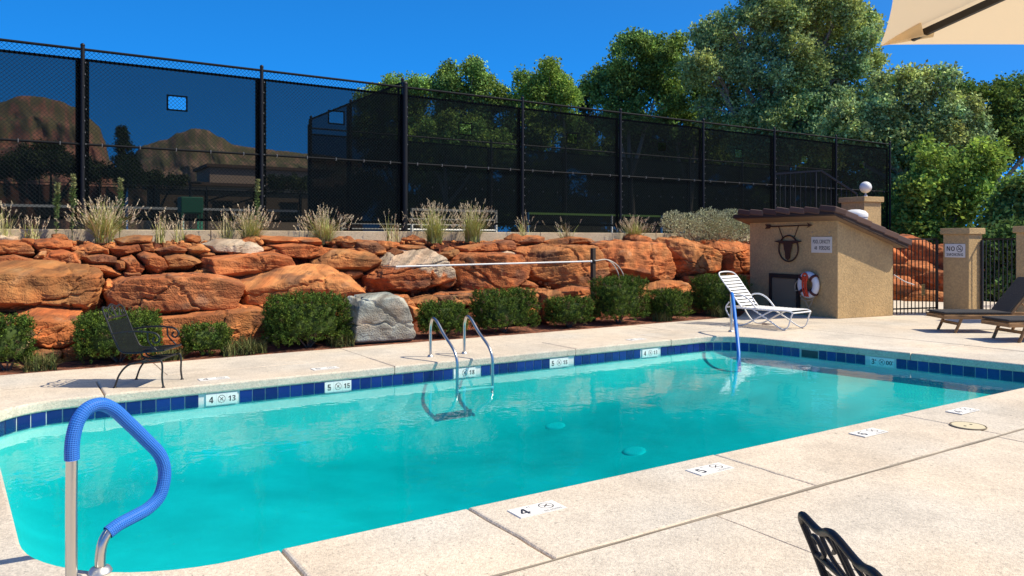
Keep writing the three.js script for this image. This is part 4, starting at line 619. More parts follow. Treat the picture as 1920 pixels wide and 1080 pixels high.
// ---------------------------------------------------------------- the pool hut
const HT = -0.14, HC = [14.53, 0, -9.85], FACE = -(Math.PI / 2 + 0.14);
const hut = thing('pool_hut', 'tan stucco pool hut with a sloping brown tile roof', 'hut', HC, HT); hut.updateMatrixWorld(true);
const faceN = V(Math.sin(FACE), 0, Math.cos(FACE)), onFront = (px, py) => onPlane(px, py, V(...HC), faceN);
{
  const W = 1.66, D = 2.62, H0 = 2.06, H1 = 1.53, s = new THREE.Shape([[0, 0], [W, 0], [W, H1], [0, H0]].map((p) => new THREE.Vector2(...p)));
  part('wall', new THREE.ExtrudeGeometry(s, { depth: D - 0.02, bevelEnabled: true, bevelSize: 0.01, bevelThickness: 0.01, bevelOffset: -0.01, bevelSegments: 2 }).translate(0, 0, -D + 0.01), M.stucco, hut);
  const al = Math.atan((H0 - H1) / W), roof = part('roof', [box(2.30, 0.09, D + 0.42, 0.80, 0.05, -D / 2)], plain(0.045, 0.026, 0.018, 0.8), hut); roof.position.set(0, H0 + 0.005, 0); roof.rotation.z = -al;
  part('soffit_board', [box(2.2, 0.012, D + 0.36, 0.80, -0.003, -D / 2)], plain(0.20, 0.13, 0.08, 0.8), roof);
  seed(91); const tm = [[0.115, 0.062, 0.045], [0.085, 0.046, 0.036], [0.14, 0.082, 0.062], [0.10, 0.06, 0.052]].map((c) => plain(...c, 0.85)), pick = () => tm[Math.floor(rnd(0, 3.99))];
  const flat = rbox(0.46, 0.035, 0.395, 0, 0, 0, 0.01), cap = rbox(0.34, 0.13, 0.45, 0, 0, 0, 0.03), barge = rbox(0.46, 0.13, 0.13, 0, 0, 0, 0.02);
  for (let r = 0; r < 5; r++) for (let k = 0; k < 7; k++) { const t = part('roof_tile', flat, pick(), roof); t.position.set(0.12 + r * 0.40, 0.135 + rnd(-0.004, 0.006), 0.02 - k * 0.41 - (r % 2) * 0.1 - 0.13); t.rotation.z = 0.055; }
  for (let k = 0; k < 7; k++) { const t = part('ridge_tile', cap, pick(), roof); t.position.set(-0.22 + rnd(-0.01, 0.01), 0.145 + rnd(-0.006, 0.012), 0.02 - k * 0.415); t.rotation.set(rnd(0.10, 0.17), rnd(-0.03, 0.03), rnd(0.06, 0.26)); }
  for (let k = 0; k < 5; k++) { const t = part('verge_tile', barge, pick(), roof); t.position.set(0.08 + k * 0.43, 0.135, 0.165); t.rotation.z = 0.04 + rnd(-0.01, 0.01); }
  const dl = (px, py) => hut.worldToLocal(onFront(px, py)), a = dl(1445, 512), b = dl(1501, 580), door = part('access_door', rbox(0.03, a.y - b.y - 0.12, Math.abs(a.z - b.z) - 0.14, -0.02, (a.y + b.y) / 2 - 0.04, (a.z + b.z) / 2, 0.004), plain(0.20, 0.155, 0.10, 0.8), hut), zc = (a.z + b.z) / 2, hw = Math.abs(a.z - b.z) / 2, yc = (a.y + b.y) / 2, hh = (a.y - b.y) / 2;
  part('door_frame', [box(0.055, 0.09, hw * 2, -0.028, yc + hh - 0.045, zc), box(0.055, hh * 2 - 0.09, 0.08, -0.028, yc - 0.045, zc - hw + 0.04), box(0.055, hh * 2 - 0.09, 0.08, -0.028, yc - 0.045, zc + hw - 0.04)], plain(0.018, 0.012, 0.010, 0.7), hut); part('hinge', [box(0.03, 0.07, 0.035, -0.06, yc + hh * 0.5, zc + hw - 0.09), box(0.03, 0.07, 0.035, -0.06, yc - hh * 0.5, zc + hw - 0.09)], plain(0.16, 0.12, 0.08, 0.6), door);
  part('light_stud', [new THREE.SphereGeometry(0.02, 8, 6).translate(-0.012, dl(1524, 436).y, dl(1524, 436).z), new THREE.SphereGeometry(0.02, 8, 6).translate(-0.012, dl(1556, 436).y, dl(1556, 436).z)], plain(0.45, 0.36, 0.25, 0.7), hut);
}
const onWall = (name, label, cat, px, py, off = 0.004) => { const p = onFront(px, py); return thing(name, label, cat, [p.x + faceN.x * off, p.y, p.z + faceN.z * off], FACE); };
{ // longhorn ornament
  const o = onWall('longhorn_ornament', 'rusty metal longhorn skull in a ring hung from an arrow', 'wall ornament', 1480, 466, 0.03), rust = plain(0.045, 0.016, 0.010, 0.75);
  const ar = part('arrow', [bar([-0.60, 0.50, 0], [0.60, 0.515, 0], 0.013), new THREE.ExtrudeGeometry(new THREE.Shape([[0.55, 0.46], [0.70, 0.515], [0.55, 0.57], [0.60, 0.515]].map((p) => new THREE.Vector2(...p))), { depth: 0.012, bevelEnabled: false }), new THREE.ExtrudeGeometry(new THREE.Shape([[-0.72, 0.45], [-0.57, 0.46], [-0.52, 0.505], [-0.57, 0.55], [-0.72, 0.56], [-0.67, 0.505]].map((p) => new THREE.Vector2(...p))), { depth: 0.012, bevelEnabled: false })], rust, o);
  part('hanger', [bar([-0.30, 0.50, 0], [-0.17, 0.235, 0], 0.010), bar([0.30, 0.51, 0], [0.17, 0.235, 0], 0.010)], rust, o); part('ring', new THREE.TorusGeometry(0.29, 0.016, 8, 48), rust, o);
  const s = new THREE.Shape(); s.moveTo(-0.40, 0.165); s.quadraticCurveTo(-0.22, 0.185, -0.12, 0.17); s.lineTo(0.12, 0.17); s.quadraticCurveTo(0.22, 0.185, 0.40, 0.165); s.quadraticCurveTo(0.24, 0.125, 0.115, 0.11); s.lineTo(0.10, 0.0); s.lineTo(0.065, -0.09); s.lineTo(0.055, -0.22); s.lineTo(0, -0.25); s.lineTo(-0.055, -0.22); s.lineTo(-0.065, -0.09); s.lineTo(-0.10, 0.0); s.lineTo(-0.115, 0.11); s.quadraticCurveTo(-0.24, 0.125, -0.40, 0.165);
  part('skull', new THREE.ExtrudeGeometry(s, { depth: 0.02, bevelEnabled: true, bevelSize: 0.006, bevelThickness: 0.008 }).translate(0, 0, 0.01), rust, o);
}
{
  const o = onWall('capacity_sign', 'white pool capacity sign on the tan hut wall', 'sign', 1541, 459); part('board', rbox(0.56, 0.34, 0.012, 0, 0, 0.006, 0.004), plain(0.72, 0.70, 0.66, 0.6), o);
  part('lettering', new THREE.PlaneGeometry(0.55, 0.33).translate(0, 0, 0.0135), std({ roughness: 0.6, map: print(512, 300, (g, w, h) => { g.fillStyle = '#d9d3c8'; g.fillRect(0, 0, w, h); g.fillStyle = '#15181d'; g.textAlign = 'center'; g.textBaseline = 'middle'; const t = (s, x, y, px, sc) => { g.save(); g.translate(x, y); g.scale(sc, 1); g.font = `bold ${px}px sans-serif`; g.fillText(s, 0, 0); g.restore(); }; t('POOL CAPACITY', w / 2, 88, 104, 0.56); t('48', 115, 212, 92, 0.72); t('PERSONS', 335, 214, 108, 0.58); }) }), o);
}
{ // life ring
  const o = onWall('life_ring', 'white life ring with dark bands and a coiled orange rope on the hut wall', 'life ring', 1521, 534, 0.085); part('ring', new THREE.TorusGeometry(0.215, 0.078, 14, 48).scale(1, 1, 0.85), plain(0.74, 0.74, 0.76, 0.5), o);
  for (let k = 0; k < 4; k++) { const a = Math.PI / 4 + k * Math.PI / 2, g = new THREE.TorusGeometry(0.082, 0.02, 8, 24).scale(1, 1, 1.6); g.rotateX(Math.PI / 2); g.rotateY(0); const m = part('band', g, plain(0.07, 0.012, 0.014, 0.6), o); m.position.set(Math.cos(a) * 0.215, Math.sin(a) * 0.215, 0); m.rotation.z = a; }
  const om = plain(0.62, 0.06, 0.018, 0.7); seed(6); const co = []; for (let k = 0; k < 9; k++) { const x = -0.07 + k * 0.015, t = 0.05 + rnd(0, 0.03); co.push(tube([[x, 0.19, t], [x - 0.015, 0.08, t + 0.03], [x + rnd(-0.01, 0.01), -0.1, t + 0.03], [x + 0.02, -0.25, t]], 0.013, 14, 6)); } part('coiled_rope', co, om, o); part('rope_loop', [new THREE.TorusGeometry(0.075, 0.02, 8, 24).scale(0.9, 1.2, 1).translate(-0.02, 0.16, 0.08), new THREE.TorusGeometry(0.05, 0.018, 8, 24).translate(0.0, 0.12, 0.095)], om, o);
  const rm = plain(0.42, 0.34, 0.24, 0.9); part('grab_rope', [tube([[-0.29, 0.08, 0.02], [-0.36, -0.02, 0.02], [-0.34, -0.14, 0.03], [-0.27, -0.13, 0.04]], 0.012, 16, 6), tube([[-0.20, -0.24, 0.03], [-0.12, -0.32, 0.04], [0.02, -0.345, 0.04], [0.16, -0.28, 0.03], [0.22, -0.22, 0.02]], 0.011, 20, 6), tube([[0.16, -0.28, 0.03], [0.1, -0.40, 0.02], [0.03, -0.50, 0.02], [0.02, -0.60, 0.02], [-0.01, -0.72, 0.02]], 0.009, 20, 6), tube([[-0.05, -0.34, 0.04], [0.0, -0.44, 0.03], [0.03, -0.50, 0.02]], 0.009, 10, 6)], rm, o);
}
// ---------------------------------------------------------------- pillars, gate, iron fences
function pillar(label, x, z, w, d, h, cap = 0.045) { const p = thing('stucco_pillar', label, 'pillar', [x, 0, z], HT); part('shaft', rbox(w, h - 0.13, d, w / 2, (h - 0.13) / 2, -d / 2, 0.012), M.stucco, p); part('cap', rbox(w + cap * 2, 0.135, d + cap * 2, w / 2, h - 0.065, -d / 2, 0.012), M.stucco, p); return p; }
pillar('tan stucco pillar carrying the no smoking sign', 17.54, -8.71, 0.46, 0.60, 1.91); pillar('tan stucco pillar at the far side of the iron gate', 17.16, -7.04, 0.46, 0.60, 1.93); 
{ const c = onPlane(1791, 470, V(17.54, 0, -8.71), faceN), o = thing('no_smoking_sign', 'white no smoking sign on the gate pillar', 'sign', [c.x + faceN.x * 0.004, c.y, c.z + faceN.z * 0.004], FACE); part('board', rbox(0.48, 0.30, 0.01, 0, 0, 0.005, 0.004), plain(0.72, 0.71, 0.69, 0.6), o);
  part('lettering', new THREE.PlaneGeometry(0.47, 0.29).translate(0, 0, 0.0115), std({ roughness: 0.6, map: print(512, 316, (g, w, h) => { g.fillStyle = '#dcd9d4'; g.fillRect(0, 0, w, h); g.fillStyle = '#14161a'; g.textAlign = 'center'; g.textBaseline = 'middle'; g.font = 'bold 150px sans-serif'; g.fillText('NO', 150, 112); g.font = 'bold 92px sans-serif'; g.fillText('SMOKING', w / 2, 252, 460); g.lineWidth = 15; g.strokeStyle = '#2a2a2e'; g.beginPath(); g.arc(380, 110, 76, 0, 7); g.stroke(); g.beginPath(); g.moveTo(330, 56); g.lineTo(430, 164); g.stroke(); g.fillRect(326, 112, 90, 18); g.fillRect(422, 112, 12, 18); g.lineWidth = 9; g.beginPath(); g.moveTo(392, 100); g.quadraticCurveTo(418, 92, 408, 72); g.quadraticCurveTo(396, 60, 412, 50); g.stroke(); }) }), o); }
function ironFence(name, label, cat, a, b, h, n, y0 = 0) {
  const f = thing(name, label, cat, [a[0], y0, a[1]]), d = V(b[0] - a[0], 0, b[1] - a[1]), L = d.length(); d.normalize(); const P = (t, y) => [d.x * t, y, d.z * t];
  part('top_rail', beam(P(0, h), P(L, h), 0.03, 0.035), M.iron, f); part('lower_rail', beam(P(0, 0.12), P(L, 0.12), 0.03, 0.03), M.iron, f); for (let k = 0; k <= n; k++) { const post = k === 0 || k === n; part(post ? 'post' : 'bar', box(post ? 0.045 : 0.016, h - 0.02, post ? 0.045 : 0.016, d.x * L * k / n, (h - 0.02) / 2, d.z * L * k / n), M.iron, f); } return f;
}
ironFence('iron_fence', 'black iron fence between the hut and the no smoking pillar', 'fence', [16.22, -9.82], [17.58, -9.42], 1.67, 14);
ironFence('iron_gate', 'black iron gate between the two stucco pillars', 'gate', [17.93, -8.62], [17.55, -7.68], 1.67, 9);
{ const c = onPlane(1728, 543, V(16.22, 0, -9.82), V(-0.28, 0, 0.96).normalize()), o = thing('yellow_notice', 'small yellow notice wired to the iron fence', 'sign', [c.x - 0.012, c.y, c.z + 0.045], 0.28); part('board', box(0.30, 0.25, 0.006), plain(0.50, 0.36, 0.13, 0.7), o); part('lettering', new THREE.PlaneGeometry(0.29, 0.24).translate(0, 0, 0.005), std({ roughness: 0.7, map: print(256, 212, (g, w, h) => { g.fillStyle = '#b99a55'; g.fillRect(0, 0, w, h); g.fillStyle = '#3a2c18'; for (let k = 0; k < 6; k++) { let x = 16; while (x < 225 - (k > 3 ? 80 : 0)) { const l = 12 + ((k * 37 + x * 13) % 26); g.fillRect(x, 20 + k * 30, l, 13); x += l + 8; } } g.fillRect(206, 120, 14, 60); }) }), o); }
{ // chain across the fence
  const a = at(1676, 515, 17.0), b = at(1714, 534, 17.0), o = thing('hanging_chain', 'pale chain drooping from the hut corner to the yellow notice', 'chain', [a.x, a.y, a.z]); const m = a.clone().lerp(b, 0.5); m.y -= 0.03; part('links', tube([V(0, 0, 0), m.sub(a), b.clone().sub(a)], 0.012, 20, 6), plain(0.55, 0.53, 0.50, 0.5), o); }
{ // lamp pillar, tank and stair rail behind the hut
  const c = at(1600, 450, 20), lp = pillar('lamp topped stucco pillar behind the hut roof', c.x, c.z + 0.3, 0.62, 0.72, 2.76, 0.05); const g = at(1623, 352, 20.1), lamp = thing('globe_lamp', 'white globe lamp on a short stem on top of the pillar', 'lamp', [g.x, 2.75, g.z]); part('stem', [cyl(0.05, 0.04, 0.06, 0, 0.01, 0), cyl(0.022, 0.022, 0.12, 0, 0.05, 0)], plain(0.5, 0.5, 0.5, 0.5), lamp); part('globe', new THREE.SphereGeometry(0.15, 28, 20).translate(0, 0.27, 0), phys({ color: lin(0.82, 0.81, 0.77), roughness: 0.35, clearcoat: 0.4 }), lamp);
  const t = at(1604, 450, 18.7), tank = thing('white_tank', 'white ribbed tank with a domed lid behind the hut roof', 'tank', [t.x, 0, t.z]); part('body', cyl(0.27, 0.27, 2.2, 0, 0, 0, 28), plain(0.66, 0.66, 0.64, 0.5), tank); part('lid', new THREE.LatheGeometry([[0.285, 0], [0.285, 0.08], [0.22, 0.15], [0.1, 0.185], [0, 0.19]].map((p) => new THREE.Vector2(...p)), 28).translate(0, 2.2, 0), plain(0.72, 0.72, 0.70, 0.5), tank); part('printed_band', new THREE.CylinderGeometry(0.272, 0.272, 0.1, 28, 1, true).translate(0, 2.12, 0), std({ roughness: 0.6, map: print(512, 40, (k, w, h) => { k.fillStyle = '#c9c8c4'; k.fillRect(0, 0, w, h); k.fillStyle = '#22262c'; for (let x = 4; x < w; x += 17) k.fillRect(x, 8, 9 + (x * 7) % 6, 24); }) }), tank);
  const r = thing('stair_railing', 'black iron stair railing with thin bars in front of the last fence bays', 'railing', [0, COURT, 0]), D = 21.4, pts = [[1453, 326], [1540, 320], [1606, 363]].map(([x, y]) => at(x, y, D)); const lo = COURT; const dn = (p) => V(p.x, p.y - lo, p.z);
  part('handrail', [beam(dn(pts[0]), dn(pts[1]), 0.04, 0.045), beam(dn(pts[1]), dn(pts[2]), 0.04, 0.045)], M.iron, r); for (let k = 0; k <= 16; k++) { const px = lerp(1453, 1606, k / 16), py = px < 1540 ? lerp(326, 320, (px - 1453) / 87) : lerp(320, 363, (px - 1540) / 66), p = at(px, py, D); const y = p.y - lo - 0.02; part(k % 8 === 0 ? 'post' : 'bar', box(k % 8 === 0 ? 0.04 : 0.016, y, k % 8 === 0 ? 0.04 : 0.016, p.x, y / 2, p.z), M.iron, r); }
}
// ---------------------------------------------------------------- handrails and ladder
const sleeveMap = texture(64, (u, v) => { const a = (u * 4) % 1, b = (v * 4) % 1, e = Math.min(a, 1 - a, b, 1 - b), k = sstep(0.05, 0.2, e); return [lerp(0.26, 0.07, k), lerp(0.58, 0.36, k), lerp(0.94, 0.76, k)]; }, 1);
const sleeveBump = texture(64, (u, v) => { const a = (u * 4) % 1, b = (v * 4) % 1, e = Math.min(a, 1 - a, b, 1 - b), k = 1 - sstep(0.02, 0.25, e); return [k, k, k]; }, 1, false);
sleeveMap.repeat.set(34, 5); sleeveBump.repeat.set(34, 5);
const sleeve = std({ map: sleeveMap, bumpMap: sleeveBump, bumpScale: 0.003, roughness: 0.5 });
const flange = (x, z, r = 0.045) => new THREE.LatheGeometry([[0.028, 0.03], [r, 0.022], [r + 0.01, 0.004], [r + 0.01, 0]].map((p) => new THREE.Vector2(...p)), 24).translate(x, 0, z);
{
  const b = onY(134, 1092, 0), d = V(0.91, 0, -0.41).normalize(), n = V(-d.z, 0, d.x), P = (px, py) => { const q = onPlane(px, py, b, n); return V(q.x - b.x, q.y, q.z - b.z); }, rail = thing('pool_handrail', 'steel pool handrail with a blue mesh sleeve at the near pool corner', 'handrail', [b.x, 0, b.z]); b.y = 0;
  part('post', tube([V(0, 0, 0), V(0, 0.2, 0), V(0, 0.42, 0), P(135, 845)], 0.0265, 20, 16), M.steel, rail);
  part('blue_sleeve', tube([P(135, 862), P(135, 838), P(138, 815), P(147, 787), P(163, 767), P(186, 758), P(209, 765), P(240, 792), P(275, 826), P(299, 852), P(308, 877), P(307, 905), P(298, 932), P(278, 953), P(248, 970), P(222, 984), P(202, 999)], 0.0335, 150, 16), sleeve, rail);
  part('return_pipe', tube([P(222, 984), P(204, 998), P(194, 1015), P(189, 1038), P(188, 1074)], 0.0255, 30, 16), M.steel, rail); const e = P(188, 1074); const eb = onY(188, 1074, 0).sub(b); part('flange', [flange(0, 0), flange(e.x, e.z)], M.steelDull, rail);
}
{
  const b = onY(1371, 622, 0), e = onY(1385, 662, WATER), d = V(e.x - b.x, 0, e.z - b.z), rail = thing('pool_handrail', 'blue sleeved handrail slanting into the water by the white chaise', 'handrail', [b.x, 0, b.z]), Q = (t, y) => V(d.x * t, y, d.z * t);
  part('post', tube([Q(0, 0), Q(0, 0.3), Q(0, 0.6), Q(0.03, 0.69), Q(0.12, 0.70)], 0.024, 26, 12), M.steel, rail); part('blue_sleeve', tube([Q(0.10, 0.70), Q(0.25, 0.62), Q(0.6, 0.28), Q(0.9, -0.05), Q(1.06, -0.30), Q(1.1, -0.5)], 0.030, 40, 12), M.blueVinyl, rail); part('lower_pipe', tube([Q(1.1, -0.48), Q(1.1, -0.6), Q(1.1, -0.66)], 0.024, 10, 12), M.steel, rail); part('flange', flange(0, 0), M.steelDull, rail);
}
{
  const a = onY(807, 669, 0), b = onY(870, 663, 0), lad = thing('pool_ladder', 'steel pool ladder with two bent grab rails at the far edge', 'ladder', [a.x, 0, a.z]); const rail = (x, z0) => { const p = (z, y) => V(x, y, z0 + z); return tube([p(0, 0), p(0, 0.25), p(0.01, 0.45), p(0.07, 0.545), p(0.17, 0.53), p(0.40, 0.36), p(0.70, 0.16), p(0.77, 0.05), p(0.78, -0.12), p(0.78, -0.25), p(0.77, -0.44)], 0.021, 70, 12); };
  part('grab_rail', rail(0, 0), M.steel, lad); part('grab_rail', rail(b.x - a.x, 0), M.steel, lad); for (const y of [-0.36]) part('tread', rbox(b.x - a.x, 0.03, 0.09, (b.x - a.x) / 2, y, 0.77, 0.008), M.white, lad); part('flange', [flange(0, 0, 0.035), flange(b.x - a.x, 0, 0.035)], M.steelDull, lad);
}
// ---------------------------------------------------------------- white pipe rail and hoses on the boulders
{
  const z = -12.42, p = onZ(1112, 464, z), post = thing('hose_post', 'dark weathered wooden post behind the tallest bush', 'post', [p.x, -0.012, z]); part('timber', rbox(0.085, p.y, 0.085, 0, p.y / 2, 0, 0.01), plain(0.05, 0.035, 0.025, 0.9), post); part('bolt', new THREE.CylinderGeometry(0.015, 0.015, 0.03, 8).rotateX(Math.PI / 2).translate(0, p.y - 0.25, 0.05), M.steelDull, post);
  const a = onZ(742, 500, -12.75), b = onZ(1109, 490, z + 0.065), pipe = thing('white_pipe', 'thin white pipe held level across the boulders by the wooden post', 'pipe', [a.x, a.y, a.z]); part('tube', bar(V(0, 0, 0), b.clone().sub(a), 0.017, 10), plain(0.74, 0.73, 0.70, 0.5), pipe); part('bracket', bar(V(0.01, 0, 0), V(0.01, -0.02, -0.55), 0.015), M.steelDull, pipe); part('coupling', bar(b.clone().sub(a).multiplyScalar(0.995), b.clone().sub(a), 0.026, 12), M.white, pipe);
  const q = onZ(1116, 489, z + 0.06), h = thing('looped_hose', 'two pale hose loops arching from the wooden post into the tallest bush', 'hose', [q.x, q.y, q.z]); for (const [x1, x2] of [[1150, 1160], [1156, 1169]]) part('hose', tube([V(0, 0, 0), onZ(1138, 487, z + 0.08).sub(q), onZ(x1, 496, z + 0.12).sub(q), onZ(x2, 516, z + 0.14).sub(q), onZ(x2 + 1, 532, z + 0.15).sub(q)], 0.011, 26, 8), plain(0.60, 0.55, 0.45, 0.6), h);
}
// ---------------------------------------------------------------- patio chairs of black iron
const slingMat = phys({ specularIntensity: 0.2, color: lin(0.010, 0.013, 0.013), roughness: 0.95, bumpMap: fabricBump, bumpScale: 0.002, side: THREE.DoubleSide, transparent: true, opacity: 0.94 });
function ironChair(label, pos, turn) {
  const c = thing('iron_chair', label, 'chair', pos, turn), R = 0.011, Z = 0.235; const side = [[0.27, 0.415, 0], [0.1, 0.40, 0], [-0.08, 0.385, 0], [-0.20, 0.40, 0], [-0.26, 0.50, 0], [-0.365, 0.765, 0], [-0.405, 0.86, 0]];
  const prof = new THREE.CatmullRomCurve3(side.slice(0, 6).map((p) => V(...p)), false, 'centripetal'), pos_ = [], uv = [], idx = [], n = 30; const end = 0.98; for (let i = 0; i <= n; i++) { const p = prof.getPoint(i / n * end); for (const [k, z] of [[0, -Z], [1, Z]]) { pos_.push(p.x, p.y, z); uv.push(k * 0.47, i / n * 0.8); } if (i) { const a = (i - 1) * 2; idx.push(a, a + 1, a + 2, a + 1, a + 3, a + 2); } }
  const g = new THREE.BufferGeometry(); g.setAttribute('position', new THREE.Float32BufferAttribute(pos_, 3)); g.setAttribute('uv', new THREE.Float32BufferAttribute(uv, 2)); g.setIndex(idx); g.computeVertexNormals(); part('mesh_sling', g, slingMat, c);
  for (const z of [-Z, Z]) part('side_frame', tube(side.map(([x, y]) => [x, y, z]), R, 40, 8), M.iron, c);
  part('top_rail', tube([[-0.405, 0.86, -Z], [-0.425, 0.893, -Z * 0.80], [-0.418, 0.880, -Z * 0.45], [-0.432, 0.912, 0], [-0.418, 0.880, Z * 0.45], [-0.425, 0.893, Z * 0.80], [-0.405, 0.86, Z]], R, 50, 8), M.iron, c);
  part('cross_rail', [bar([-0.365, 0.768, -Z], [-0.365, 0.768, Z], R * 0.9), bar([0.27, 0.415, -Z], [0.27, 0.415, Z], R)], M.iron, c);
  for (const s of [-1, 1]) for (const g of [tube([[-0.365, 0.768, s * 0.04], [-0.385, 0.81, s * 0.10], [-0.405, 0.865, s * 0.12], [-0.412, 0.88, s * 0.08], [-0.40, 0.855, s * 0.05], [-0.392, 0.835, s * 0.075]], 0.007, 30, 6), tube([[-0.365, 0.768, s * 0.20], [-0.38, 0.80, s * 0.155], [-0.395, 0.835, s * 0.165], [-0.39, 0.83, s * 0.20], [-0.382, 0.81, s * 0.195]], 0.007, 24, 6), bar([-0.365, 0.768, s * 0.012], [-0.43, 0.905, s * 0.012], 0.007)]) part('scroll', g, M.iron, c);
  for (const z of [-0.255, 0.255]) {
    part('arm', tube([[-0.30, 0.60, z], [-0.12, 0.625, z], [0.08, 0.625, z], [0.20, 0.60, z], [0.235, 0.54, z], [0.19, 0.50, z], [0.155, 0.535, z], [0.18, 0.565, z]], R, 46, 8), M.iron, c); part('arm_support', tube([[0.10, 0.62, z], [0.11, 0.52, z], [0.20, 0.42, z]], R * 0.85, 16, 8), M.iron, c);
    part('front_leg', [tube([[0.20, 0.30, z], [0.245, 0.305, z], [0.262, 0.26, z], [0.262, 0.1, z], [0.275, 0.012, z]], R, 24, 8), cyl(0.022, 0.015, 0.016, 0.275, 0, z, 12)], M.iron, c); part('rear_leg', [tube([[0.20, 0.30, z], [0.0, 0.285, z], [-0.12, 0.25, z], [-0.21, 0.15, z], [-0.262, 0.012, z]], R, 26, 8), cyl(0.022, 0.015, 0.016, -0.262, 0, z, 12)], M.iron, c);
  }
  part('base_frame', [bar([0.20, 0.30, -0.255], [0.20, 0.30, 0.255], R), bar([-0.05, 0.278, -0.255], [-0.05, 0.278, 0.255], R), tube([[0.20, 0.30, -0.06], [0.02, 0.30, -0.06], [-0.06, 0.34, -0.06], [-0.02, 0.39, -0.06], [0.1, 0.40, -0.06]], 0.012, 24, 8), tube([[0.20, 0.30, 0.06], [0.02, 0.30, 0.06], [-0.06, 0.34, 0.06], [-0.02, 0.39, 0.06], [0.1, 0.40, 0.06]], 0.012, 24, 8)], M.iron, c);
  return c;
}
ironChair('black iron patio chair with a mesh sling in front of the bushes', [1.345, 0, -9.72], -0.56);
{ const p = V(0, 0, 0).addScaledVector(V(FW[0], 0, FW[1]), 1.965).addScaledVector(V(RT[0], 0, RT[1]), 1.235); ironChair('black iron chair with a scrolled back on the near deck below the umbrella', [p.x, 0, p.z], Math.atan2(-RT[1], RT[0]) + 0.06); }
// ---------------------------------------------------------------- loungers
{
  const c = thing('white_chaise', 'white strapped metal chaise longue with raised back beside the hut', 'chaise', [12.17, 0, -8.98], 1.665), r = 0.0135, Z = 0.30, wm = plain(0.80, 0.80, 0.78, 0.4);
  for (const z of [-Z, Z]) {
    part('side_rail', tube([[0.0, 0.325, z], [0.05, 0.35, z], [0.5, 0.345, z], [1.0, 0.345, z], [1.2, 0.345, z]], r, 24, 10), wm, c); part('leg', tube([[0.0, 0.325, z], [0.03, 0.25, z], [0.10, 0.06, z], [0.17, 0.014, z], [0.25, 0.03, z], [0.55, 0.19, z], [0.85, 0.345, z]], r, 44, 10), wm, c); part('leg', tube([[0.42, 0.345, z], [0.70, 0.20, z], [1.0, 0.04, z], [1.12, 0.014, z], [1.24, 0.05, z], [1.42, 0.26, z], [1.44, 0.34, z], [1.36, 0.45, z]], r, 50, 10), wm, c); part('arm', tube([[1.34, 0.50, z], [1.24, 0.575, z], [1.08, 0.59, z], [0.92, 0.52, z], [0.76, 0.36, z]], r * 1.15, 36, 10), wm, c);
  }
  const bp = (t, y = 0) => [lerp(1.10, 1.66, t) , lerp(0.355, 1.0, t)]; part('back_frame', tube([[...bp(0), -0.27], [...bp(0.5), -0.27], [...bp(0.93), -0.265], [...bp(1), -0.21], [...bp(1), 0.21], [...bp(0.93), 0.265], [...bp(0.5), 0.27], [...bp(0), 0.27]], r, 70, 10), wm, c); part('foot_bar', bar([0.0, 0.325, -Z], [0.0, 0.325, Z], r), wm, c); part('cross_bar', [bar([1.2, 0.345, -Z], [1.2, 0.345, Z], r), bar([1.44, 0.34, -Z], [1.44, 0.34, Z], r)], wm, c);
  for (let k = 0; k < 13; k++) part('strap', rbox(0.056, 0.008, 0.60, 0.075 + k * 0.083, 0.362, 0, 0.003), wm, c); for (let k = 0; k < 10; k++) { const t = 0.07 + k * 0.088, [x, y] = bp(t), m = part('strap', rbox(0.052, 0.008, 0.54, 0, 0, 0, 0.003), wm, c); m.position.set(x - 0.006, y + 0.010, 0); m.rotation.z = Math.atan2(1.0 - 0.355, 0.56); }
}
function lounger(label, x, z, dir, shift = 0) {   // near foot corner, heading towards the head end
  const c = thing('wooden_lounger', label, 'lounger', [x, 0, z], Math.atan2(-dir[1], dir[0]), 'wooden loungers by the gate'), wd = 0.62, cm = std({ color: lin(0.035, 0.033, 0.034), roughness: 0.9, bumpMap: fabricBump, bumpScale: 0.003 });
  const L = 1.95, zz = (k) => -wd * k; for (const k of [0.03, 0.97]) part('side_rail', rbox(L, 0.075, 0.035, L / 2, 0.285, zz(k), 0.008), M.wood, c); part('end_rail', rbox(0.04, 0.07, wd * 0.90, 0.02, 0.285, zz(0.5), 0.008), M.wood, c); for (const k of [0.05, 0.95]) for (const lx of [0.26, 1.62]) part('leg', tube([[lx + 0.06, 0.255, zz(k)], [lx + 0.02, 0.17, zz(k)], [lx - 0.02, 0.08, zz(k)], [lx - 0.06, 0.0, zz(k)]], 0.026, 14, 8), M.wood, c); part('stretcher', rbox(0.035, 0.05, wd * 0.86, 0.27, 0.16, zz(0.5), 0.006), M.wood, c);
  for (let k = 0; k < 12; k++) part('slat', rbox(0.07, 0.016, wd * 0.92, 0.09 + k * 0.098, 0.330, zz(0.5), 0.004), M.wood, c); part('seat_cushion', rbox(1.20, 0.035, wd * 0.96, 0.60, 0.357, zz(0.5), 0.015), cm, c);
  const b = new THREE.Group(); b.name = 'backrest'; c.add(b); b.position.set(1.18, 0.335, zz(0.5)); b.rotation.z = 0.88; for (const k of [-1, 1]) part('back_rail', rbox(0.78, 0.05, 0.032, 0.39, 0, k * wd * 0.45, 0.006), M.wood, b); part('back_cushion', rbox(0.80, 0.04, wd * 0.86, 0.40, 0.03, 0, 0.016), cm, b); part('back_prop', bar([0.5, -0.01, -wd * 0.36], [0.42, -0.42, -wd * 0.36], 0.016), M.wood, b);
  return c;
}
lounger('wooden lounger with a dark cushion directly in front of the no smoking pillar', 13.87, -7.30, [0.83, 0.56]); lounger('wooden lounger with a dark cushion set nearer the pool than the other', 13.40, -6.03, [0.90, 0.43]);
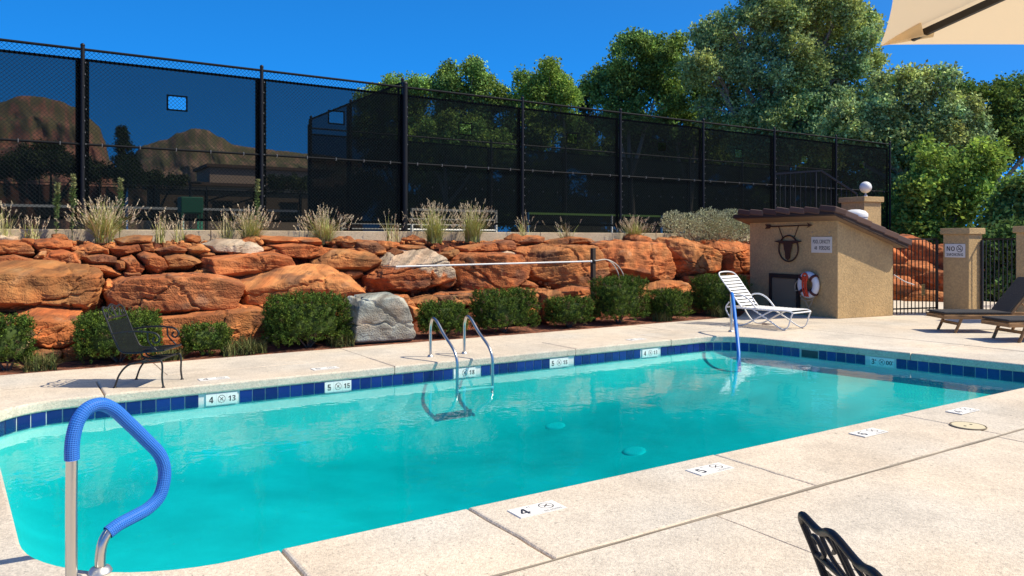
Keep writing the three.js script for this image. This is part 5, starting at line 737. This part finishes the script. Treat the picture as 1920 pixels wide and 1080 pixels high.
// ---------------------------------------------------------------- small things on the deck
const deckMark = (num) => print(512, 230, (g, w, h) => { g.fillStyle = '#e4e2dc'; g.fillRect(0, 0, w, h); g.fillStyle = '#b9b6ae'; g.fillRect(238, 0, 4, h); g.fillStyle = '#1a2030'; g.textAlign = 'center'; g.textBaseline = 'middle'; g.font = 'bold 190px sans-serif'; g.fillText(num, 110, 122); g.font = 'bold 40px sans-serif'; g.fillText('FT', 205, 40); noDiving(g, 375, 92, 70); g.fillStyle = '#2a2a2e'; g.font = 'bold 38px sans-serif'; g.fillText('NO DIVING', 378, 205); });
const markMats = {}; for (const n of ['4', '5', '3', '6']) markMats[n] = std({ map: deckMark(n), roughness: 0.6 });
for (const [px, py, n, label, far] of [[996, 950, '4', 'white deck tile reading four beside the near pool edge, largest of the row', 0], [1318, 876, '5', 'white deck tile reading five next to a cross joint of the near coping', 0], [1617, 809, '6', 'white depth tile on the pool side of the round skimmer lid, before the joint', 0], [1796, 769, '4', 'white depth tile farthest along the near coping beyond the round lid', 0], [408, 715, '4', 'worn depth tile on the deck right of the iron chair', 1], [612, 692, '5', 'worn depth tile on the far deck between the iron chair and the ladder', 1], [1215, 640, '4', 'worn depth tile on the far deck left of the slanting blue handrail', 1]]) {
  const p = onY(px, py, 0.002), t = thing('depth_marker', label, 'depth marker', [p.x, 0.001, far ? -9.62 : -3.86 - 0.02], far ? 0 : Math.PI); if (far) t.position.x = p.x; part('plate', rbox(0.34, 0.006, 0.155, 0, 0.003, 0, 0.002), plain(0.74, 0.73, 0.70, 0.6), t); const g = new THREE.PlaneGeometry(0.335, 0.15).rotateX(-Math.PI / 2).translate(0, 0.0075, 0); part('number_print', g, markMats[n], t); t.rotation.y = 0;
}
{ const p = onY(1815, 799, 0.002), t = thing('skimmer_lid', 'round yellowish skimmer lid set in the near deck', 'lid', [p.x, 0.002, p.z]); part('lid', cyl(0.135, 0.13, 0.008, 0, 0, 0, 32), plain(0.62, 0.54, 0.36, 0.7), t); part('rim', new THREE.TorusGeometry(0.142, 0.006, 6, 36).rotateX(Math.PI / 2).translate(0, 0.003, 0), plain(0.20, 0.16, 0.11, 0.8), t); part('finger_hole', [cyl(0.012, 0.012, 0.002, 0.05, 0.008, 0, 10), cyl(0.012, 0.012, 0.002, -0.05, 0.008, 0, 10)], plain(0.05, 0.04, 0.03, 0.9), t); }
// ---------------------------------------------------------------- umbrella overhead
{
  const tip = at(1650, 84, 2.18), fwd = V(FW[0], 0, FW[1]), rt = V(RT[0], 0, RT[1]), R = 1.28, ctr = tip.clone().addScaledVector(rt, 0.56 * R).addScaledVector(fwd, -0.83 * R); const u = thing('canvas_umbrella', 'beige canvas umbrella with dark ribs overhead', 'umbrella', [ctr.x, 0, ctr.z]), ey = tip.y, ay = ey + 0.30, a0 = Math.atan2(tip.z - ctr.z, tip.x - ctr.x);
  const canvas = phys({ color: lin(0.84, 0.66, 0.42), roughness: 0.95, specularIntensity: 0.2, transmission: 0.55, thickness: 0, side: THREE.DoubleSide, bumpMap: fabricBump, bumpScale: 0.0006 }), cor = (k) => V(Math.cos(a0 + k * Math.PI / 3) * R, ey, Math.sin(a0 + k * Math.PI / 3) * R), apex = V(0, ay, 0);
  for (let k = 0; k < 6; k++) {
    const A = cor(k), Bc = cor(k + 1), n = 14, pos = [], uv = [], idx = []; for (let j = 0; j <= n; j++) for (let i = 0; i <= n; i++) { const s = j / n, t = i / n, e = A.clone().lerp(Bc, t), w = 4 * t * (1 - t) * s; e.multiplyScalar(1 - 0.03 * 4 * t * (1 - t)); e.y = ey + 0.012 * 4 * t * (1 - t); const p = apex.clone().lerp(e, s); p.y -= 0.028 * w * (1 - s * 0.6); pos.push(p.x, p.y, p.z); uv.push(p.x, p.z); if (i && j) { const a = (j - 1) * (n + 1) + i - 1, b = a + n + 1; idx.push(a, b, a + 1, a + 1, b, b + 1); } }
    const g = new THREE.BufferGeometry(); g.setAttribute('position', new THREE.Float32BufferAttribute(pos, 3)); g.setAttribute('uv', new THREE.Float32BufferAttribute(uv, 2)); g.setIndex(idx); g.computeVertexNormals(); part('canopy_panel', g, canvas, u);
    const dn = V(0, -0.022, 0); part('rib', beam(apex.clone().lerp(A, 0.05).add(dn), apex.clone().lerp(A, 0.93).add(dn), 0.013, 0.018), plain(0.016, 0.012, 0.010, 0.6), u);
    const q = apex.clone().lerp(A, 0.895), tq = V(-Math.sin(a0 + k * Math.PI / 3), 0, Math.cos(a0 + k * Math.PI / 3)), pk = new THREE.BufferGeometry(), wv = 0.040, d2 = V(0, -0.036, 0), P5 = [q.clone().addScaledVector(tq, wv), q.clone().addScaledVector(tq, -wv), q.clone().addScaledVector(tq, -wv * 0.6).add(d2), q.clone().addScaledVector(tq, wv * 0.6).add(d2), A.clone().add(V(0, -0.004, 0))]; pk.setAttribute('position', new THREE.Float32BufferAttribute([3, 2, 4, 0, 3, 4, 2, 1, 4].flatMap((i) => P5[i].toArray()), 3)); pk.computeVertexNormals(); part('corner_pocket', pk, canvas, u);
    const hem = A.clone().lerp(Bc, 0.5);
  }
  part('pole', [cyl(0.019, 0.019, ay - 0.02, 0, 0, 0, 14)], plain(0.02, 0.016, 0.012, 0.5), u); part('finial', new THREE.SphereGeometry(0.03, 12, 8).translate(0, ay + 0.02, 0), plain(0.02, 0.016, 0.012, 0.5), u); part('hub', cyl(0.05, 0.05, 0.07, 0, ay - 0.09, 0, 16), plain(0.02, 0.016, 0.012, 0.5), u); part('base', new THREE.LatheGeometry([[0, 0.09], [0.06, 0.09], [0.20, 0.06], [0.25, 0.02], [0.25, 0]].map((p) => new THREE.Vector2(...p)), 28), plain(0.03, 0.03, 0.03, 0.6), u);
}
renderer.render(scene, camera);
